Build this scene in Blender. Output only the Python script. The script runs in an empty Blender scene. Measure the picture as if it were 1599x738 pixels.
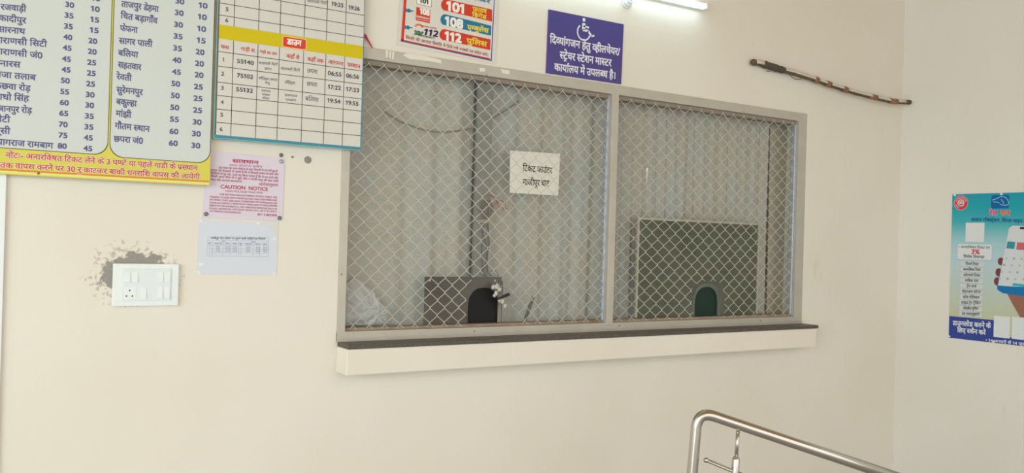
import bpy, bmesh, math, random
from mathutils import Vector, Matrix

# ------------------------------------------------------------------ scene, camera, light
sc = bpy.context.scene
COL = sc.collection
sc.view_settings.view_transform = 'Standard'
sc.view_settings.look = 'None'
sc.view_settings.gamma = 1
sc.view_settings.use_curve_mapping = False
sc.view_settings.exposure = 0.0

FPX, YAW, PITCH, ROLL = 1379.0, 0.56784, 0.00384, 0.02866     # solved from the wall's own lines
D, EYE = 3.39, 1.55                                           # metres to the wall, eye height
_cy, _sy, _cp, _sp = math.cos(YAW), math.sin(YAW), math.cos(PITCH), math.sin(PITCH)
FWD = Vector((_sy*_cp, _cy*_cp, _sp))
_r = Vector((_cy, -_sy, 0)); _u = _r.cross(FWD)
RGT = math.cos(ROLL)*_r + math.sin(ROLL)*_u
UPV = -math.sin(ROLL)*_r + math.cos(ROLL)*_u
CAM = Vector((0, -D, EYE))
cd = bpy.data.cameras.new('camera'); cam = bpy.data.objects.new('camera', cd); COL.objects.link(cam)
cd.sensor_width = 36; cd.lens = FPX/1599*36; cd.clip_start = 0.05
m3 = Matrix((RGT, UPV, -FWD)).transposed()
cam.matrix_world = Matrix.Translation(CAM) @ m3.to_4x4()
sc.camera = cam

world = bpy.data.worlds.new('daylight'); sc.world = world; world.use_nodes = True
bg = world.node_tree.nodes['Background']
bg.inputs[0].default_value = (1.0, 0.98, 0.955, 1); bg.inputs[1].default_value = 1.0
WORLD_STRENGTH = 1.75
def area(name, loc, target, sx, sy, power, color):
    l = bpy.data.lights.new(name, 'AREA'); l.shape = 'RECTANGLE'; l.size = sx; l.size_y = sy
    l.energy = power; l.color = color
    o = bpy.data.objects.new(name, l); COL.objects.link(o); o.location = loc
    o.rotation_euler = (Vector(target)-Vector(loc)).to_track_quat('-Z', 'Y').to_euler()
    return o
# the open platform side of the hall, left of and behind the viewer
area('platform_daylight', (-5.2, -5.0, 1.9), (1.2, 0, 1.1), 4.0, 3.2, 212, (0.73, 0.95, 0.99))
bg.inputs[1].default_value = WORLD_STRENGTH

# ------------------------------------------------------------------ measuring helpers
def ray(px, py):
    return (RGT*((px-799.5)/FPX) + UPV*((369-py)/FPX) + FWD)
def wallpt(px, py, y=0.0):                                     # point on the plane parallel to the main wall
    r = ray(px, py); return CAM + r*((y-CAM.y)/r.y)
XR = wallpt(1403.5, 369).x                                     # the right-hand wall
def sidept(px, py, x=None):
    x = XR if x is None else x
    r = ray(px, py); return CAM + r*((x-CAM.x)/r.x)
def depthpt(px, py, t): return CAM + ray(px, py)*t

class Plane:                                                   # a sign's plane with 2-D metres (a right, b up)
    def __init__(s, kind, off): s.kind, s.off = kind, off
    def m(s, px, py):
        if s.kind == 'wall':
            p = wallpt(px, py, s.off); return (p.x, p.z)
        p = sidept(px, py, s.off); return (-p.y, p.z)
    def to3(s, a, b, lift=0.0):
        if s.kind == 'wall': return (a, s.off-lift, b)
        return (s.off-lift, -a, b)

# ------------------------------------------------------------------ materials
def lin(c):
    if isinstance(c, str): c = tuple(int(c[i:i+2], 16)/255 for i in (0, 2, 4))
    return tuple((x/12.92 if x <= 0.04045 else ((x+0.055)/1.055)**2.4) for x in c)
MATS = {}
def mat(name, col, rough=0.6, metal=0.0, spec=0.5, noise=0.0, nscale=30.0, bump=0.0, bscale=60.0, emit=0.0, col2=None):
    if name in MATS: return MATS[name]
    m = bpy.data.materials.new(name); m.use_nodes = True
    nt = m.node_tree; b = nt.nodes['Principled BSDF']
    c = lin(col)
    b.inputs['Base Color'].default_value = (*c, 1)
    b.inputs['Roughness'].default_value = rough
    b.inputs['Metallic'].default_value = metal
    b.inputs['Specular IOR Level'].default_value = spec
    if noise > 0 or bump > 0:
        tc = nt.nodes.new('ShaderNodeTexCoord')
    if noise > 0:
        n = nt.nodes.new('ShaderNodeTexNoise'); n.inputs['Scale'].default_value = nscale; n.inputs['Detail'].default_value = 5
        nt.links.new(tc.outputs['Object'], n.inputs['Vector'])
        r = nt.nodes.new('ShaderNodeValToRGB')
        d = lin(col2) if col2 else tuple(x*(1-noise) for x in c)
        r.color_ramp.elements[0].position = 0.35; r.color_ramp.elements[0].color = (*d, 1)
        r.color_ramp.elements[1].position = 0.65; r.color_ramp.elements[1].color = (*c, 1)
        nt.links.new(n.outputs['Fac'], r.inputs['Fac']); nt.links.new(r.outputs['Color'], b.inputs['Base Color'])
    if bump > 0:
        n2 = nt.nodes.new('ShaderNodeTexNoise'); n2.inputs['Scale'].default_value = bscale; n2.inputs['Detail'].default_value = 4
        nt.links.new(tc.outputs['Object'], n2.inputs['Vector'])
        bp = nt.nodes.new('ShaderNodeBump'); bp.inputs['Strength'].default_value = bump; bp.inputs['Distance'].default_value = 0.004
        nt.links.new(n2.outputs['Fac'], bp.inputs['Height']); nt.links.new(bp.outputs['Normal'], b.inputs['Normal'])
    if emit > 0:
        b.inputs['Emission Color'].default_value = (*c, 1); b.inputs['Emission Strength'].default_value = emit
    MATS[name] = m; return m

def wall_material(name, base, stain=None):
    m = bpy.data.materials.new(name); m.use_nodes = True
    nt = m.node_tree; N = nt.nodes.new; L = nt.links.new
    b = nt.nodes['Principled BSDF']; b.inputs['Roughness'].default_value = 0.55; b.inputs['Specular IOR Level'].default_value = 0.3
    tc = N('ShaderNodeTexCoord')
    def noise(scale, detail=4, vec=None):
        n = N('ShaderNodeTexNoise'); n.inputs['Scale'].default_value = scale; n.inputs['Detail'].default_value = detail
        L(vec or tc.outputs['Object'], n.inputs['Vector']); return n.outputs['Fac']
    def mth(op, a, bb=None, c=None):
        n = N('ShaderNodeMath'); n.operation = op
        for i, v in enumerate((a, bb, c)):
            if v is None: continue
            if isinstance(v, (int, float)): n.inputs[i].default_value = v
            else: L(v, n.inputs[i])
        return n.outputs[0]
    def sstep(v, lo, hi, a=0.0, bb=1.0):
        n = N('ShaderNodeMapRange'); n.interpolation_type = 'SMOOTHSTEP'
        L(v, n.inputs[0]); n.inputs[1].default_value = lo; n.inputs[2].default_value = hi; n.inputs[3].default_value = a; n.inputs[4].default_value = bb
        return n.outputs[0]
    def mix(fac, a, c):
        n = N('ShaderNodeMix'); n.data_type = 'RGBA'
        if isinstance(fac, (int, float)): n.inputs[0].default_value = fac
        else: L(fac, n.inputs[0])
        for i, v in ((6, a), (7, c)):
            if isinstance(v, tuple): n.inputs[i].default_value = (*v, 1)
            else: L(v, n.inputs[i])
        return n.outputs[2]
    c = lin(base)
    col = mix(sstep(noise(1.3, 3), 0.35, 0.65), c, tuple(x*k for x, k in zip(c, (0.965, 0.96, 0.945))))
    # rubbed grime: short vertical smudges
    mp = N('ShaderNodeMapping'); mp.inputs['Scale'].default_value = (9, 9, 3.2); L(tc.outputs['Object'], mp.inputs['Vector'])
    col = mix(sstep(noise(1.0, 5, mp.outputs['Vector']), 0.66, 0.80, 0, 0.28), col, tuple(x*0.62 for x in c))
    if stain:
        sp = N('ShaderNodeSeparateXYZ'); L(tc.outputs['Object'], sp.inputs[0])
        x0, z0, rx, rz = stain
        dx = mth('DIVIDE', mth('SUBTRACT', sp.outputs[0], x0), rx); dz = mth('DIVIDE', mth('SUBTRACT', sp.outputs[2], z0), rz)
        d = mth('SQRT', mth('ADD', mth('MULTIPLY', dx, dx), mth('MULTIPLY', dz, dz)))
        d = mth('ADD', d, mth('MULTIPLY', mth('SUBTRACT', noise(26, 5), 0.5), 1.25))
        core = sstep(d, 0.70, 0.80, 1, 0)
        speck = mth('MULTIPLY', sstep(d, 0.92, 1.18, 1, 0), sstep(noise(62, 5), 0.50, 0.60))
        col = mix(mth('MULTIPLY', speck, 0.7), col, lin('aea592'))
        col = mix(core, col, mix(noise(90, 3), lin('a09c93'), lin('8b867d')))
    L(col, b.inputs['Base Color'])
    bp = N('ShaderNodeBump'); bp.inputs['Strength'].default_value = 0.10; bp.inputs['Distance'].default_value = 0.004
    L(noise(24, 3), bp.inputs['Height']); L(bp.outputs['Normal'], b.inputs['Normal'])
    return m

def glass_material():
    m = bpy.data.materials.new('dusty_glass'); m.use_nodes = True
    nt = m.node_tree; nt.nodes.clear(); N = nt.nodes.new; L = nt.links.new
    out = N('ShaderNodeOutputMaterial'); tr = N('ShaderNodeBsdfTransparent'); tr.inputs[0].default_value = (0.96, 0.965, 0.955, 1)
    gl = N('ShaderNodeBsdfGlossy'); gl.inputs['Roughness'].default_value = 0.04
    df = N('ShaderNodeBsdfDiffuse'); df.inputs[0].default_value = (*lin('c6c2b6'), 1)
    fr = N('ShaderNodeFresnel'); fr.inputs[0].default_value = 1.32
    ge = N('ShaderNodeNewGeometry'); om = N('ShaderNodeMath'); om.operation = 'SUBTRACT'; om.inputs[0].default_value = 1.0; L(ge.outputs['Backfacing'], om.inputs[1])
    fm = N('ShaderNodeMath'); fm.operation = 'MULTIPLY'; L(fr.outputs[0], fm.inputs[0]); L(om.outputs[0], fm.inputs[1])   # outer face reflects once
    m1 = N('ShaderNodeMixShader'); L(fm.outputs[0], m1.inputs[0]); L(tr.outputs[0], m1.inputs[1]); L(gl.outputs[0], m1.inputs[2])
    tc = N('ShaderNodeTexCoord'); n = N('ShaderNodeTexNoise'); n.inputs['Scale'].default_value = 6; n.inputs['Detail'].default_value = 8
    L(tc.outputs['Object'], n.inputs['Vector'])
    mr = N('ShaderNodeMapRange'); mr.inputs[1].default_value = 0.3; mr.inputs[2].default_value = 0.7; mr.inputs[3].default_value = 0.03; mr.inputs[4].default_value = 0.10
    L(n.outputs['Fac'], mr.inputs[0])
    m2 = N('ShaderNodeMixShader'); L(mr.outputs[0], m2.inputs[0]); L(m1.outputs[0], m2.inputs[1]); L(df.outputs[0], m2.inputs[2])
    L(m2.outputs[0], out.inputs[0]); return m

# ------------------------------------------------------------------ object helpers
def tag(o, label=None, cat=None, group=None, kind=None):
    if label: o['label'] = label
    if cat: o['category'] = cat
    if group: o['group'] = group
    if kind: o['kind'] = kind
    return o
def empty(name, loc, label=None, cat=None, group=None, kind=None):
    o = bpy.data.objects.new(name, None); o.empty_display_size = 0.1; COL.objects.link(o); o.location = loc
    return tag(o, label, cat, group, kind)
class MB:                                                      # collects shapes in world metres, links them as ONE object
    def __init__(s): s.v, s.f, s.mi, s.sm = [], [], [], []
    def add(s, vs, fs, mi=0, smooth=False):
        o = len(s.v); s.v += [tuple(v) for v in vs]
        for f in fs: s.f.append([i+o for i in f]); s.mi.append(mi); s.sm.append(smooth)
        return s
    def box(s, x0, x1, y0, y1, z0, z1, mi=0, bev=0.0):
        x0, x1 = min(x0, x1), max(x0, x1); y0, y1 = min(y0, y1), max(y0, y1); z0, z1 = min(z0, z1), max(z0, z1)
        if bev <= 0:
            vs = [(x, y, z) for x in (x0, x1) for y in (y0, y1) for z in (z0, z1)]
            return s.add(vs, [(0, 1, 3, 2), (4, 6, 7, 5), (0, 4, 5, 1), (2, 3, 7, 6), (0, 2, 6, 4), (1, 5, 7, 3)], mi)
        bm = bmesh.new(); bmesh.ops.create_cube(bm, size=1)
        for v in bm.verts: v.co = Vector(((x0+x1)/2+v.co.x*(x1-x0), (y0+y1)/2+v.co.y*(y1-y0), (z0+z1)/2+v.co.z*(z1-z0)))
        bmesh.ops.bevel(bm, geom=bm.edges[:], offset=min(bev, 0.45*min(x1-x0, y1-y0, z1-z0)), segments=2, affect='EDGES', profile=0.6)
        return s.bm(bm, mi)
    def bm(s, bm, mi=0, smooth=False):
        bm.verts.index_update()
        s.add([v.co[:] for v in bm.verts], [[v.index for v in f.verts] for f in bm.faces], mi, smooth); bm.free(); return s
    def tube(s, pts, rad, n=10, mi=0, caps=True, smooth=True, squash=None):
        pts = [Vector(p) for p in pts]
        rads = rad if isinstance(rad, (list, tuple)) else [rad]*len(pts)
        t0 = (pts[1]-pts[0]).normalized()
        up = Vector((0, 0, 1)) if abs(t0.z) < 0.9 else Vector((0, 1, 0))
        nrm = (up - t0*up.dot(t0)).normalized()
        vs = []
        for i, p in enumerate(pts):
            a = pts[max(i-1, 0)]; b = pts[min(i+1, len(pts)-1)]
            t = (b-a).normalized()
            nrm = (nrm - t*nrm.dot(t)).normalized(); bi = t.cross(nrm)
            for k in range(n):
                th = 2*math.pi*k/n
                vs.append(p + nrm*math.cos(th)*rads[i] + bi*math.sin(th)*rads[i])
        fs = [(i*n+k, i*n+(k+1) % n, (i+1)*n+(k+1) % n, (i+1)*n+k) for i in range(len(pts)-1) for k in range(n)]
        s.add(vs, fs, mi, smooth)
        if caps:
            o = len(vs); base = len(s.v)-o
            for ring in (range(n), range((len(pts)-1)*n, len(pts)*n)):
                s.f.append([base+i for i in ring]); s.mi.append(mi); s.sm.append(False)
        return s
    def ball(s, c, r, mi=0, sx=1, sy=1, sz=1, seg=16):
        bm = bmesh.new(); bmesh.ops.create_uvsphere(bm, u_segments=seg, v_segments=max(6, seg//2), radius=1)
        for v in bm.verts: v.co = Vector((c[0]+v.co.x*r*sx, c[1]+v.co.y*r*sy, c[2]+v.co.z*r*sz))
        return s.bm(bm, mi, True)
    def prism(s, outline, y0, y1, mi=0):                       # outline in (x, z), thickness along y
        n = len(outline)
        vs = [(x, y0, z) for x, z in outline] + [(x, y1, z) for x, z in outline]
        fs = [list(range(n)), list(range(2*n-1, n-1, -1))] + [(i, (i+1) % n, n+(i+1) % n, n+i) for i in range(n)]
        return s.add(vs, fs, mi)
    def build(s, name, mats, parent=None, normals=True):
        me = bpy.data.meshes.new(name); me.from_pydata(s.v, [], s.f)
        for m in (mats if isinstance(mats, (list, tuple)) else [mats]): me.materials.append(m)
        me.polygons.foreach_set('material_index', s.mi); me.polygons.foreach_set('use_smooth', s.sm); me.update()
        if normals:
            bm = bmesh.new(); bm.from_mesh(me); bmesh.ops.recalc_face_normals(bm, faces=bm.faces); bm.to_mesh(me); bm.free()
        o = bpy.data.objects.new(name, me); COL.objects.link(o)
        if parent:
            o.parent = parent
            me.transform(Matrix.Translation(-parent_world(parent)))
        else:
            o.location = (0, 0, 0)
        return o
    def build_at(s, name, mats, loc):                          # a thing that is one mesh, origin at its own base
        o = s.build(name, mats); o.data.transform(Matrix.Translation(-Vector(loc))); o.location = loc; return o
def parent_world(p):
    w = Vector((0, 0, 0))
    while p: w += p.location; p = p.parent
    return w
def smooth_path(pts, k=6):
    P = [Vector(p) for p in pts]; out = []
    for i in range(len(P)-1):
        p0, p1, p2, p3 = P[max(i-1, 0)], P[i], P[i+1], P[min(i+2, len(P)-1)]
        for j in range(k):
            t = j/k
            out.append(0.5*((2*p1)+(p2-p0)*t+(2*p0-5*p1+4*p2-p3)*t*t+(3*p1-p0-3*p2+p3)*t**3))
    out.append(P[-1]); return out

# ------------------------------------------------------------------ lettering
GL = {}
VIRAMA, NUKTA = '\u094d', '\u093c'
MATRA = set('ािीुूृेैोौॅॉ'); MARK = set('ंँः')
def _bounds_mesh(s):
    c = bpy.data.curves.new('glyph', 'FONT'); c.body = s; c.size = 1; c.resolution_u = 5
    o = bpy.data.objects.new('glyph', c); COL.objects.link(o)
    dg = bpy.context.evaluated_depsgraph_get()
    me = bpy.data.meshes.new_from_object(o.evaluated_get(dg))
    vs = [(v.co.x, v.co.y) for v in me.vertices]; fs = [list(p.vertices) for p in me.polygons]
    bpy.data.objects.remove(o); bpy.data.curves.remove(c); bpy.data.meshes.remove(me)
    return vs, fs
def glyph(ch):
    if ch in GL: return GL[ch]
    if ch == ' ': g = ([], [], 0.27)
    else:
        v, f = _bounds_mesh(ch); v2, _ = _bounds_mesh(ch+ch)
        g = (v, f, (max(p[0] for p in v2)-max(p[0] for p in v)) if v else 0)
    GL[ch] = g; return g
STEM = set('खगघचजञणतथधनपबभमयलवशषसऩ')
def half(ch):
    k = ('half', ch)
    if k in GL: return GL[k]
    v, f, adv = glyph(ch)
    cut = adv-0.155 if ch in STEM else adv*0.80
    bm = bmesh.new(); bv = [bm.verts.new((x, y, 0)) for x, y in v]
    for q in f:
        try: bm.faces.new([bv[i] for i in q])
        except ValueError: pass
    bmesh.ops.bisect_plane(bm, geom=bm.verts[:]+bm.edges[:]+bm.faces[:], plane_co=(cut, 0, 0), plane_no=(1, 0, 0), clear_outer=True)
    bm.verts.index_update()
    g = ([(w.co.x, w.co.y) for w in bm.verts], [[w.index for w in q.verts] for q in bm.faces], cut-0.005); bm.free()
    GL[k] = g; return g
def stroke(pts, w=0.07):
    vs, fs = [], []
    for i, (x, y) in enumerate(pts):
        a = pts[max(i-1, 0)]; b = pts[min(i+1, len(pts)-1)]
        dx, dy = b[0]-a[0], b[1]-a[1]; l = math.hypot(dx, dy) or 1
        vs += [(x-dy/l*w/2, y+dx/l*w/2), (x+dy/l*w/2, y-dx/l*w/2)]
        if i: k = 2*i; fs.append([k-2, k-1, k+1, k])
    return vs, fs
def shape(s):                                                  # -> verts, faces, width; units: size 1
    V, F = [], []; pen = [0.0]
    def put(g, dx=0.0, dy=0.0, adv=True, ink=None):
        o = len(V); x0 = pen[0]+dx
        V.extend((x0+x, dy+y) for x, y in g[0]); F.extend([i+o for i in f] for f in g[1])
        if adv: pen[0] += g[2]
    i = 0
    isC = lambda c: 'क' <= c <= 'ह'
    while i < len(s):
        c = s[i]
        if not isC(c): put(glyph(c)); i += 1; continue
        cl = []; repha = False; rakar = False                  # gather one cluster
        while True:
            c = s[i]; i += 1; nk = False
            if i < len(s) and s[i] == NUKTA: nk = True; i += 1
            cl.append((c, nk))
            if i+1 < len(s) and s[i] == VIRAMA and isC(s[i+1]): i += 1; continue
            break
        mats = []
        while i < len(s) and (s[i] in MATRA or s[i] in MARK): mats.append(s[i]); i += 1
        if len(cl) > 1 and cl[0][0] == 'र': repha = True; cl = cl[1:]
        if len(cl) > 1 and cl[-1][0] == 'र': rakar = True; cl = cl[:-1]
        if 'ि' in mats: put(glyph('ि'))
        for c, nk in cl[:-1]:
            if c in 'टठडढदह': put(glyph(c)); put(glyph(VIRAMA))
            else: put(half(c))
        c, nk = cl[-1]; g = glyph(c); put(g)
        if nk: put(glyph(NUKTA))
        if rakar:
            if c in 'टठडढ':
                a = pen[0]-g[2]*0.55
                v, f = stroke([(a-0.14, -0.20), (a, -0.04), (a+0.14, -0.20)], 0.06)
            else:
                a = pen[0]-0.11
                v, f = stroke([(a, 0.20), (a-0.12, 0.10), (a-0.24, -0.02)], 0.07)
            o = len(V); V.extend(v); F.extend([k+o for k in q] for q in f)
        for mm in mats:
            if mm != 'ि': put(glyph(mm))
        if repha:
            a = pen[0]-0.13
            v, f = stroke([(a, 0.60), (a-0.05, 0.72), (a, 0.80), (a+0.08, 0.80), (a+0.13, 0.74)], 0.065)
            o = len(V); V.extend(v); F.extend([k+o for k in q] for q in f)
    return V, F, pen[0]
_cap = max(y for x, y in glyph('E')[0])
GL['1'] = ([(0.17, 0), (0.28, 0), (0.28, _cap), (0.17, _cap), (0.17, _cap-0.13), (0.04, _cap-0.21), (0.04, _cap-0.11), (0.19, _cap)],
           [[0, 1, 2, 3], [4, 5, 6, 7]], 0.41)
HEAD = max(y for x, y in glyph('न')[0]); CAP = max(y for x, y in glyph('E')[0])

class Ink:                                                     # printed lettering of one sign, several inks
    def __init__(s, plane, split=False): s.p = plane; s.mb = MB(); s.mats = []; s.split = split; s.done = []
    def mi(s, m):
        if m not in s.mats: s.mats.append(m)
        return s.mats.index(m)
    def raw(s, text, p0, w, hgt, slope, m, bold=0.0, lift=0.0012, cap=None, slant=0.0):
        V, F, width = shape(text)
        if not V: return
        x0 = min(v[0] for v in V); x1 = max(v[0] for v in V)
        top = cap or (HEAD if any('\u0900' <= c <= '\u097f' for c in text) else CAP)
        sx = w/(x1-x0); sy = hgt/top
        offs = [(0, 0)] if bold <= 0 else [(-bold, -bold), (bold, -bold), (-bold, bold), (bold, bold), (0, 0)]
        for q, (ox, oy) in enumerate(offs):
            vs = []
            for x, y in V:
                a = p0[0]+(x-x0)*sx+slant*(y-top)*sy+ox*hgt; b = p0[1]+(y-top)*sy+slope*((x-x0)*sx)+oy*hgt
                vs.append(s.p.to3(a, b, lift+q*0.00004))
            s.mb.add(vs, F, s.mi(m))
        if s.split: s.done.append((s.mb, s.mats)); s.mb = MB(); s.mats = []
    def line(s, text, L, R, h, m, **k):                        # headline's left and right ends, letter height below it
        a = s.p.m(*L); b = s.p.m(*R); mx = ((L[0]+R[0])/2, (L[1]+R[1])/2)
        hg = s.p.m(*mx)[1]-s.p.m(mx[0], mx[1]+h)[1]
        s.raw(text, a, b[0]-a[0], hg, (b[1]-a[1])/(b[0]-a[0]), m, **k)
    def num(s, text, c, w, h, m, **k):                         # centre, width, height
        a = s.p.m(c[0]-w/2, c[1]); b = s.p.m(c[0]+w/2, c[1]); cc = s.p.m(*c)
        hg = s.p.m(c[0], c[1]-h/2)[1]-s.p.m(c[0], c[1]+h/2)[1]
        s.raw(text, (a[0], cc[1]+hg/2), b[0]-a[0], hg, 0, m, **k)
    def poly(s, pts, m, lift=0.0008):                          # filled outline, given on the photograph's measured points
        q = [s.p.m(*p) for p in pts]
        s.mb.add([s.p.to3(a, b, lift) for a, b in q], [list(range(len(q)))], s.mi(m))
    def polym(s, q, m, lift=0.0008):
        s.mb.add([s.p.to3(a, b, lift) for a, b in q], [list(range(len(q)))], s.mi(m))
    def bar(s, A, B, w, m, lift=0.001):                        # straight rule, width in metres
        a = Vector(s.p.m(*A)); b = Vector(s.p.m(*B)); d = (b-a).normalized(); n = Vector((-d.y, d.x))*w/2
        s.polym([a+n, b+n, b-n, a-n], m, lift)
    def arc(s, c, rx, rz, a0, a1, w, m, lift=0.001, n=24):     # in metres
        P = [(c[0]+rx*math.cos(a0+(a1-a0)*i/n), c[1]+rz*math.sin(a0+(a1-a0)*i/n)) for i in range(n+1)]
        v, f = stroke(P, w); s.mb.add([s.p.to3(a, b, lift) for a, b in v], f, s.mi(m))
    def disc(s, c, r, m, lift=0.001, n=28, rz=None):
        s.polym([(c[0]+r*math.cos(2*math.pi*i/n), c[1]+(rz or r)*math.sin(2*math.pi*i/n)) for i in range(n)], m, lift)
    def rrect(s, a0, a1, b0, b1, r, m, lift=0.001, corners=(1, 1, 1, 1)):
        P = []
        for (cx, cz, st, on) in ((a1, b1, 0, corners[0]), (a0, b1, 90, corners[1]), (a0, b0, 180, corners[2]), (a1, b0, 270, corners[3])):
            if not on: P.append((cx, cz)); continue
            ox = cx-r if cx == a1 else cx+r; oz = cz-r if cz == b1 else cz+r
            for k in range(7):
                t = math.radians(st+15*k); P.append((ox+r*math.cos(t), oz+r*math.sin(t)))
        s.polym(P, m, lift)
    def build(s, name, parent):
        for mb, ms in s.done: mb.build(name, ms, parent, normals=False)
        if s.mb.v: return s.mb.build(name, s.mats, parent, normals=False)

# ------------------------------------------------------------------ colours
M_wall = None
cream = 'e6dfd2'
M_alu = mat('aluminium_painted', 'bfb8ab', 0.42, 0.25, noise=0.08, nscale=9)
M_alu_lit = mat('daylit_aluminium', 'c3c6cc', 0.32, 0.55)  # frame metal with the daylight on its jambs put into the colour
M_wire = mat('galvanised_wire', 'd1cabc', 0.45, 0.2)
M_steel = mat('stainless_steel', 'c4c0b8', 0.17, 1.0)
M_white = mat('white_plastic', 'e6ebe9', 0.3)
M_whitep = mat('white_paint', 'e8e2d4', 0.6)
M_dark = mat('dark_shadow_gap', '3a3834', 0.8)
P = {}
def ink(name, c, rough=0.55): return mat('ink_'+name, c, rough, spec=0.25)

# ------------------------------------------------------------------ large structure
TLx = wallpt(525, 533.5).x; TRx = wallpt(1250.5, 504).x
wz0 = wallpt(1250, 504.5).z; wz1 = (wallpt(585, 74).z+wallpt(857, 116).z+wallpt(1257, 180).z)/3
sbc = wallpt(206, 436)
M_wall = wall_material('cream_wall_paint', cream, (wallpt(211, 427).x, wallpt(211, 429).z, 0.148, 0.108))
M_wall2 = wall_material('cream_side_paint', 'e9e4dd')
M_floor = mat('granite_floor', 'b8b6b2', 0.35, noise=0.25, nscale=55)
M_ceil = mat('ceiling_paint', 'cdb183', 0.8)
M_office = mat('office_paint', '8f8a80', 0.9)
WT = 0.16                                                      # wall thickness
def structure(name, mb, m): return tag(mb.build(name, m), kind='structure')
structure('floor', MB().box(-7, XR+0.2, -7, WT, -0.1, 0), M_floor)
structure('ceiling', MB().box(-4.5, XR+0.2, -4.6, WT, 3.4, 3.55), M_ceil)
ix0, ix1, iz0, iz1 = TLx+0.012, TRx-0.012, wz0+0.012, wz1-0.012   # opening
b = MB()
b.box(-4.5, ix0, 0, WT, 0, 3.4).box(ix1, XR, 0, WT, 0, 3.4).box(ix0, ix1, 0, WT, 0, iz0).box(ix0, ix1, 0, WT, iz1, 3.4)
structure('wall_back', b, M_wall)
structure('wall_right', MB().box(XR, XR+0.2, -4.6, WT, 0, 3.4), M_wall2)
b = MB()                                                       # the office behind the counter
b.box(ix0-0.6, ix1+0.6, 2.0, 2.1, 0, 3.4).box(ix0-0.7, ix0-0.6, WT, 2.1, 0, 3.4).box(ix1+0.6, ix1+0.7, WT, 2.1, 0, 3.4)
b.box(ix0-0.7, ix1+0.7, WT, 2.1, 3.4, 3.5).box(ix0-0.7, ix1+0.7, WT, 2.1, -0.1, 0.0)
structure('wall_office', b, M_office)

# ------------------------------------------------------------------ window
win = empty('window_1', (TLx, 0, wz0), kind='structure')
FD = 0.047; FP = -0.006                                        # frame depth behind and in front of the wall face
jl = wallpt(547.2, 233, FP).x; jr = wallpt(1241.3, 440, FP).x
zt = (wallpt(585, 91, FP).z+wallpt(960, 147, FP).z+wallpt(1240, 189.5, FP).z)/3; zb = wallpt(1200, 495.3, FP).z
ml, mr_ = wallpt(945.5, 506, FP).x, wallpt(957, 400, FP).x
ml = wallpt(947.5, 440, FP).x; mr_ = wallpt(958.2, 440, FP).x
f = MB()
f.box(TLx, jl, FP, FD, wz0, wz1, bev=0.002).box(jr, TRx, FP, FD, wz0, wz1, bev=0.002)
f.box(TLx, TRx, FP-0.001, FD, zt, wz1, bev=0.002)
f.box(TLx, TRx, FP-0.001, FD, wz0+0.012, zb, bev=0.002)
f.box(TLx, TRx, FP-0.004, FD, wz0, wz0+0.014, bev=0.001)       # lower lip
fo = f.build('window_frame', M_alu, win)
MB().box(ml, mr_, FP-0.003, FD, zb-0.012, zt+0.006, bev=0.002).build('mullion', M_alu, win)
# inner jamb channels that hold the mesh; pale blue daylight painted in
ch = MB()
for xx in (ml, jr):
    ch.box(xx-0.0035, xx-0.0005, 0.004, FD, zb, zt)
    ch.box(xx-0.010, xx-0.0035, 0.016, 0.020, zb, zt)
ch.build('jamb_channel', M_alu_lit, win)
tr = MB().box(jl, ml, 0.012, FD+0.02, zt-0.020, zt-0.0005).box(mr_, jr, 0.012, FD+0.02, zt-0.020, zt-0.0005)
tr.build('top_track', mat('brown_track', '8e8275', 0.7), win)  # darker brown than the frame above it
tr = MB().box(jl, ml, 0.012, FD+0.02, zb+0.0005, zb+0.012).box(mr_, jr, 0.012, FD+0.02, zb+0.0005, zb+0.012)
tr.build('bottom_track', mat('dusty_bottom_track', '9f8e7b', 0.8, noise=0.25, nscale=40), win)
sl = MB().box(TRx, TRx+0.012, -0.004, 0.002, wz0+0.01, wz1+0.012, bev=0.0015)
sl.build('sealant', M_whitep, win)
for px, py in ((740.5, 516.5), (967, 508), (1187, 500), (533, 428), (760, 118), (1011, 158)):
    p = wallpt(px, py, FP)
    MB().tube([p+Vector((0, -0.0035, 0)), p+Vector((0, 0.002, 0))], 0.004, 10).build('screw', mat('screw_steel', '8b8378', 0.4, 0.6), win)

M_sm = mat('paint_smear', 'e6ded0', 0.6)
for pts in (((602, 78.5), (606, 79), (605.5, 89), (602.5, 90)), ((608, 79.5), (611, 80), (610.5, 91), (608, 90)), ((613, 80.5), (616, 81), (614, 93), (612, 92)), ((629, 86), (636, 83), (662, 87), (688, 93), (690, 99), (668, 95), (640, 92)), ((748, 106), (757, 106), (758, 111), (750, 112)), ((782, 108), (796, 110), (795, 116), (784, 114))):
    q_ = [wallpt(a, c, FP-0.0016) for a, c in pts]
    MB().prism([(v.x, v.z) for v in q_], FP-0.0018, FP-0.0009).build('paint_smear', M_sm, win)

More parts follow.
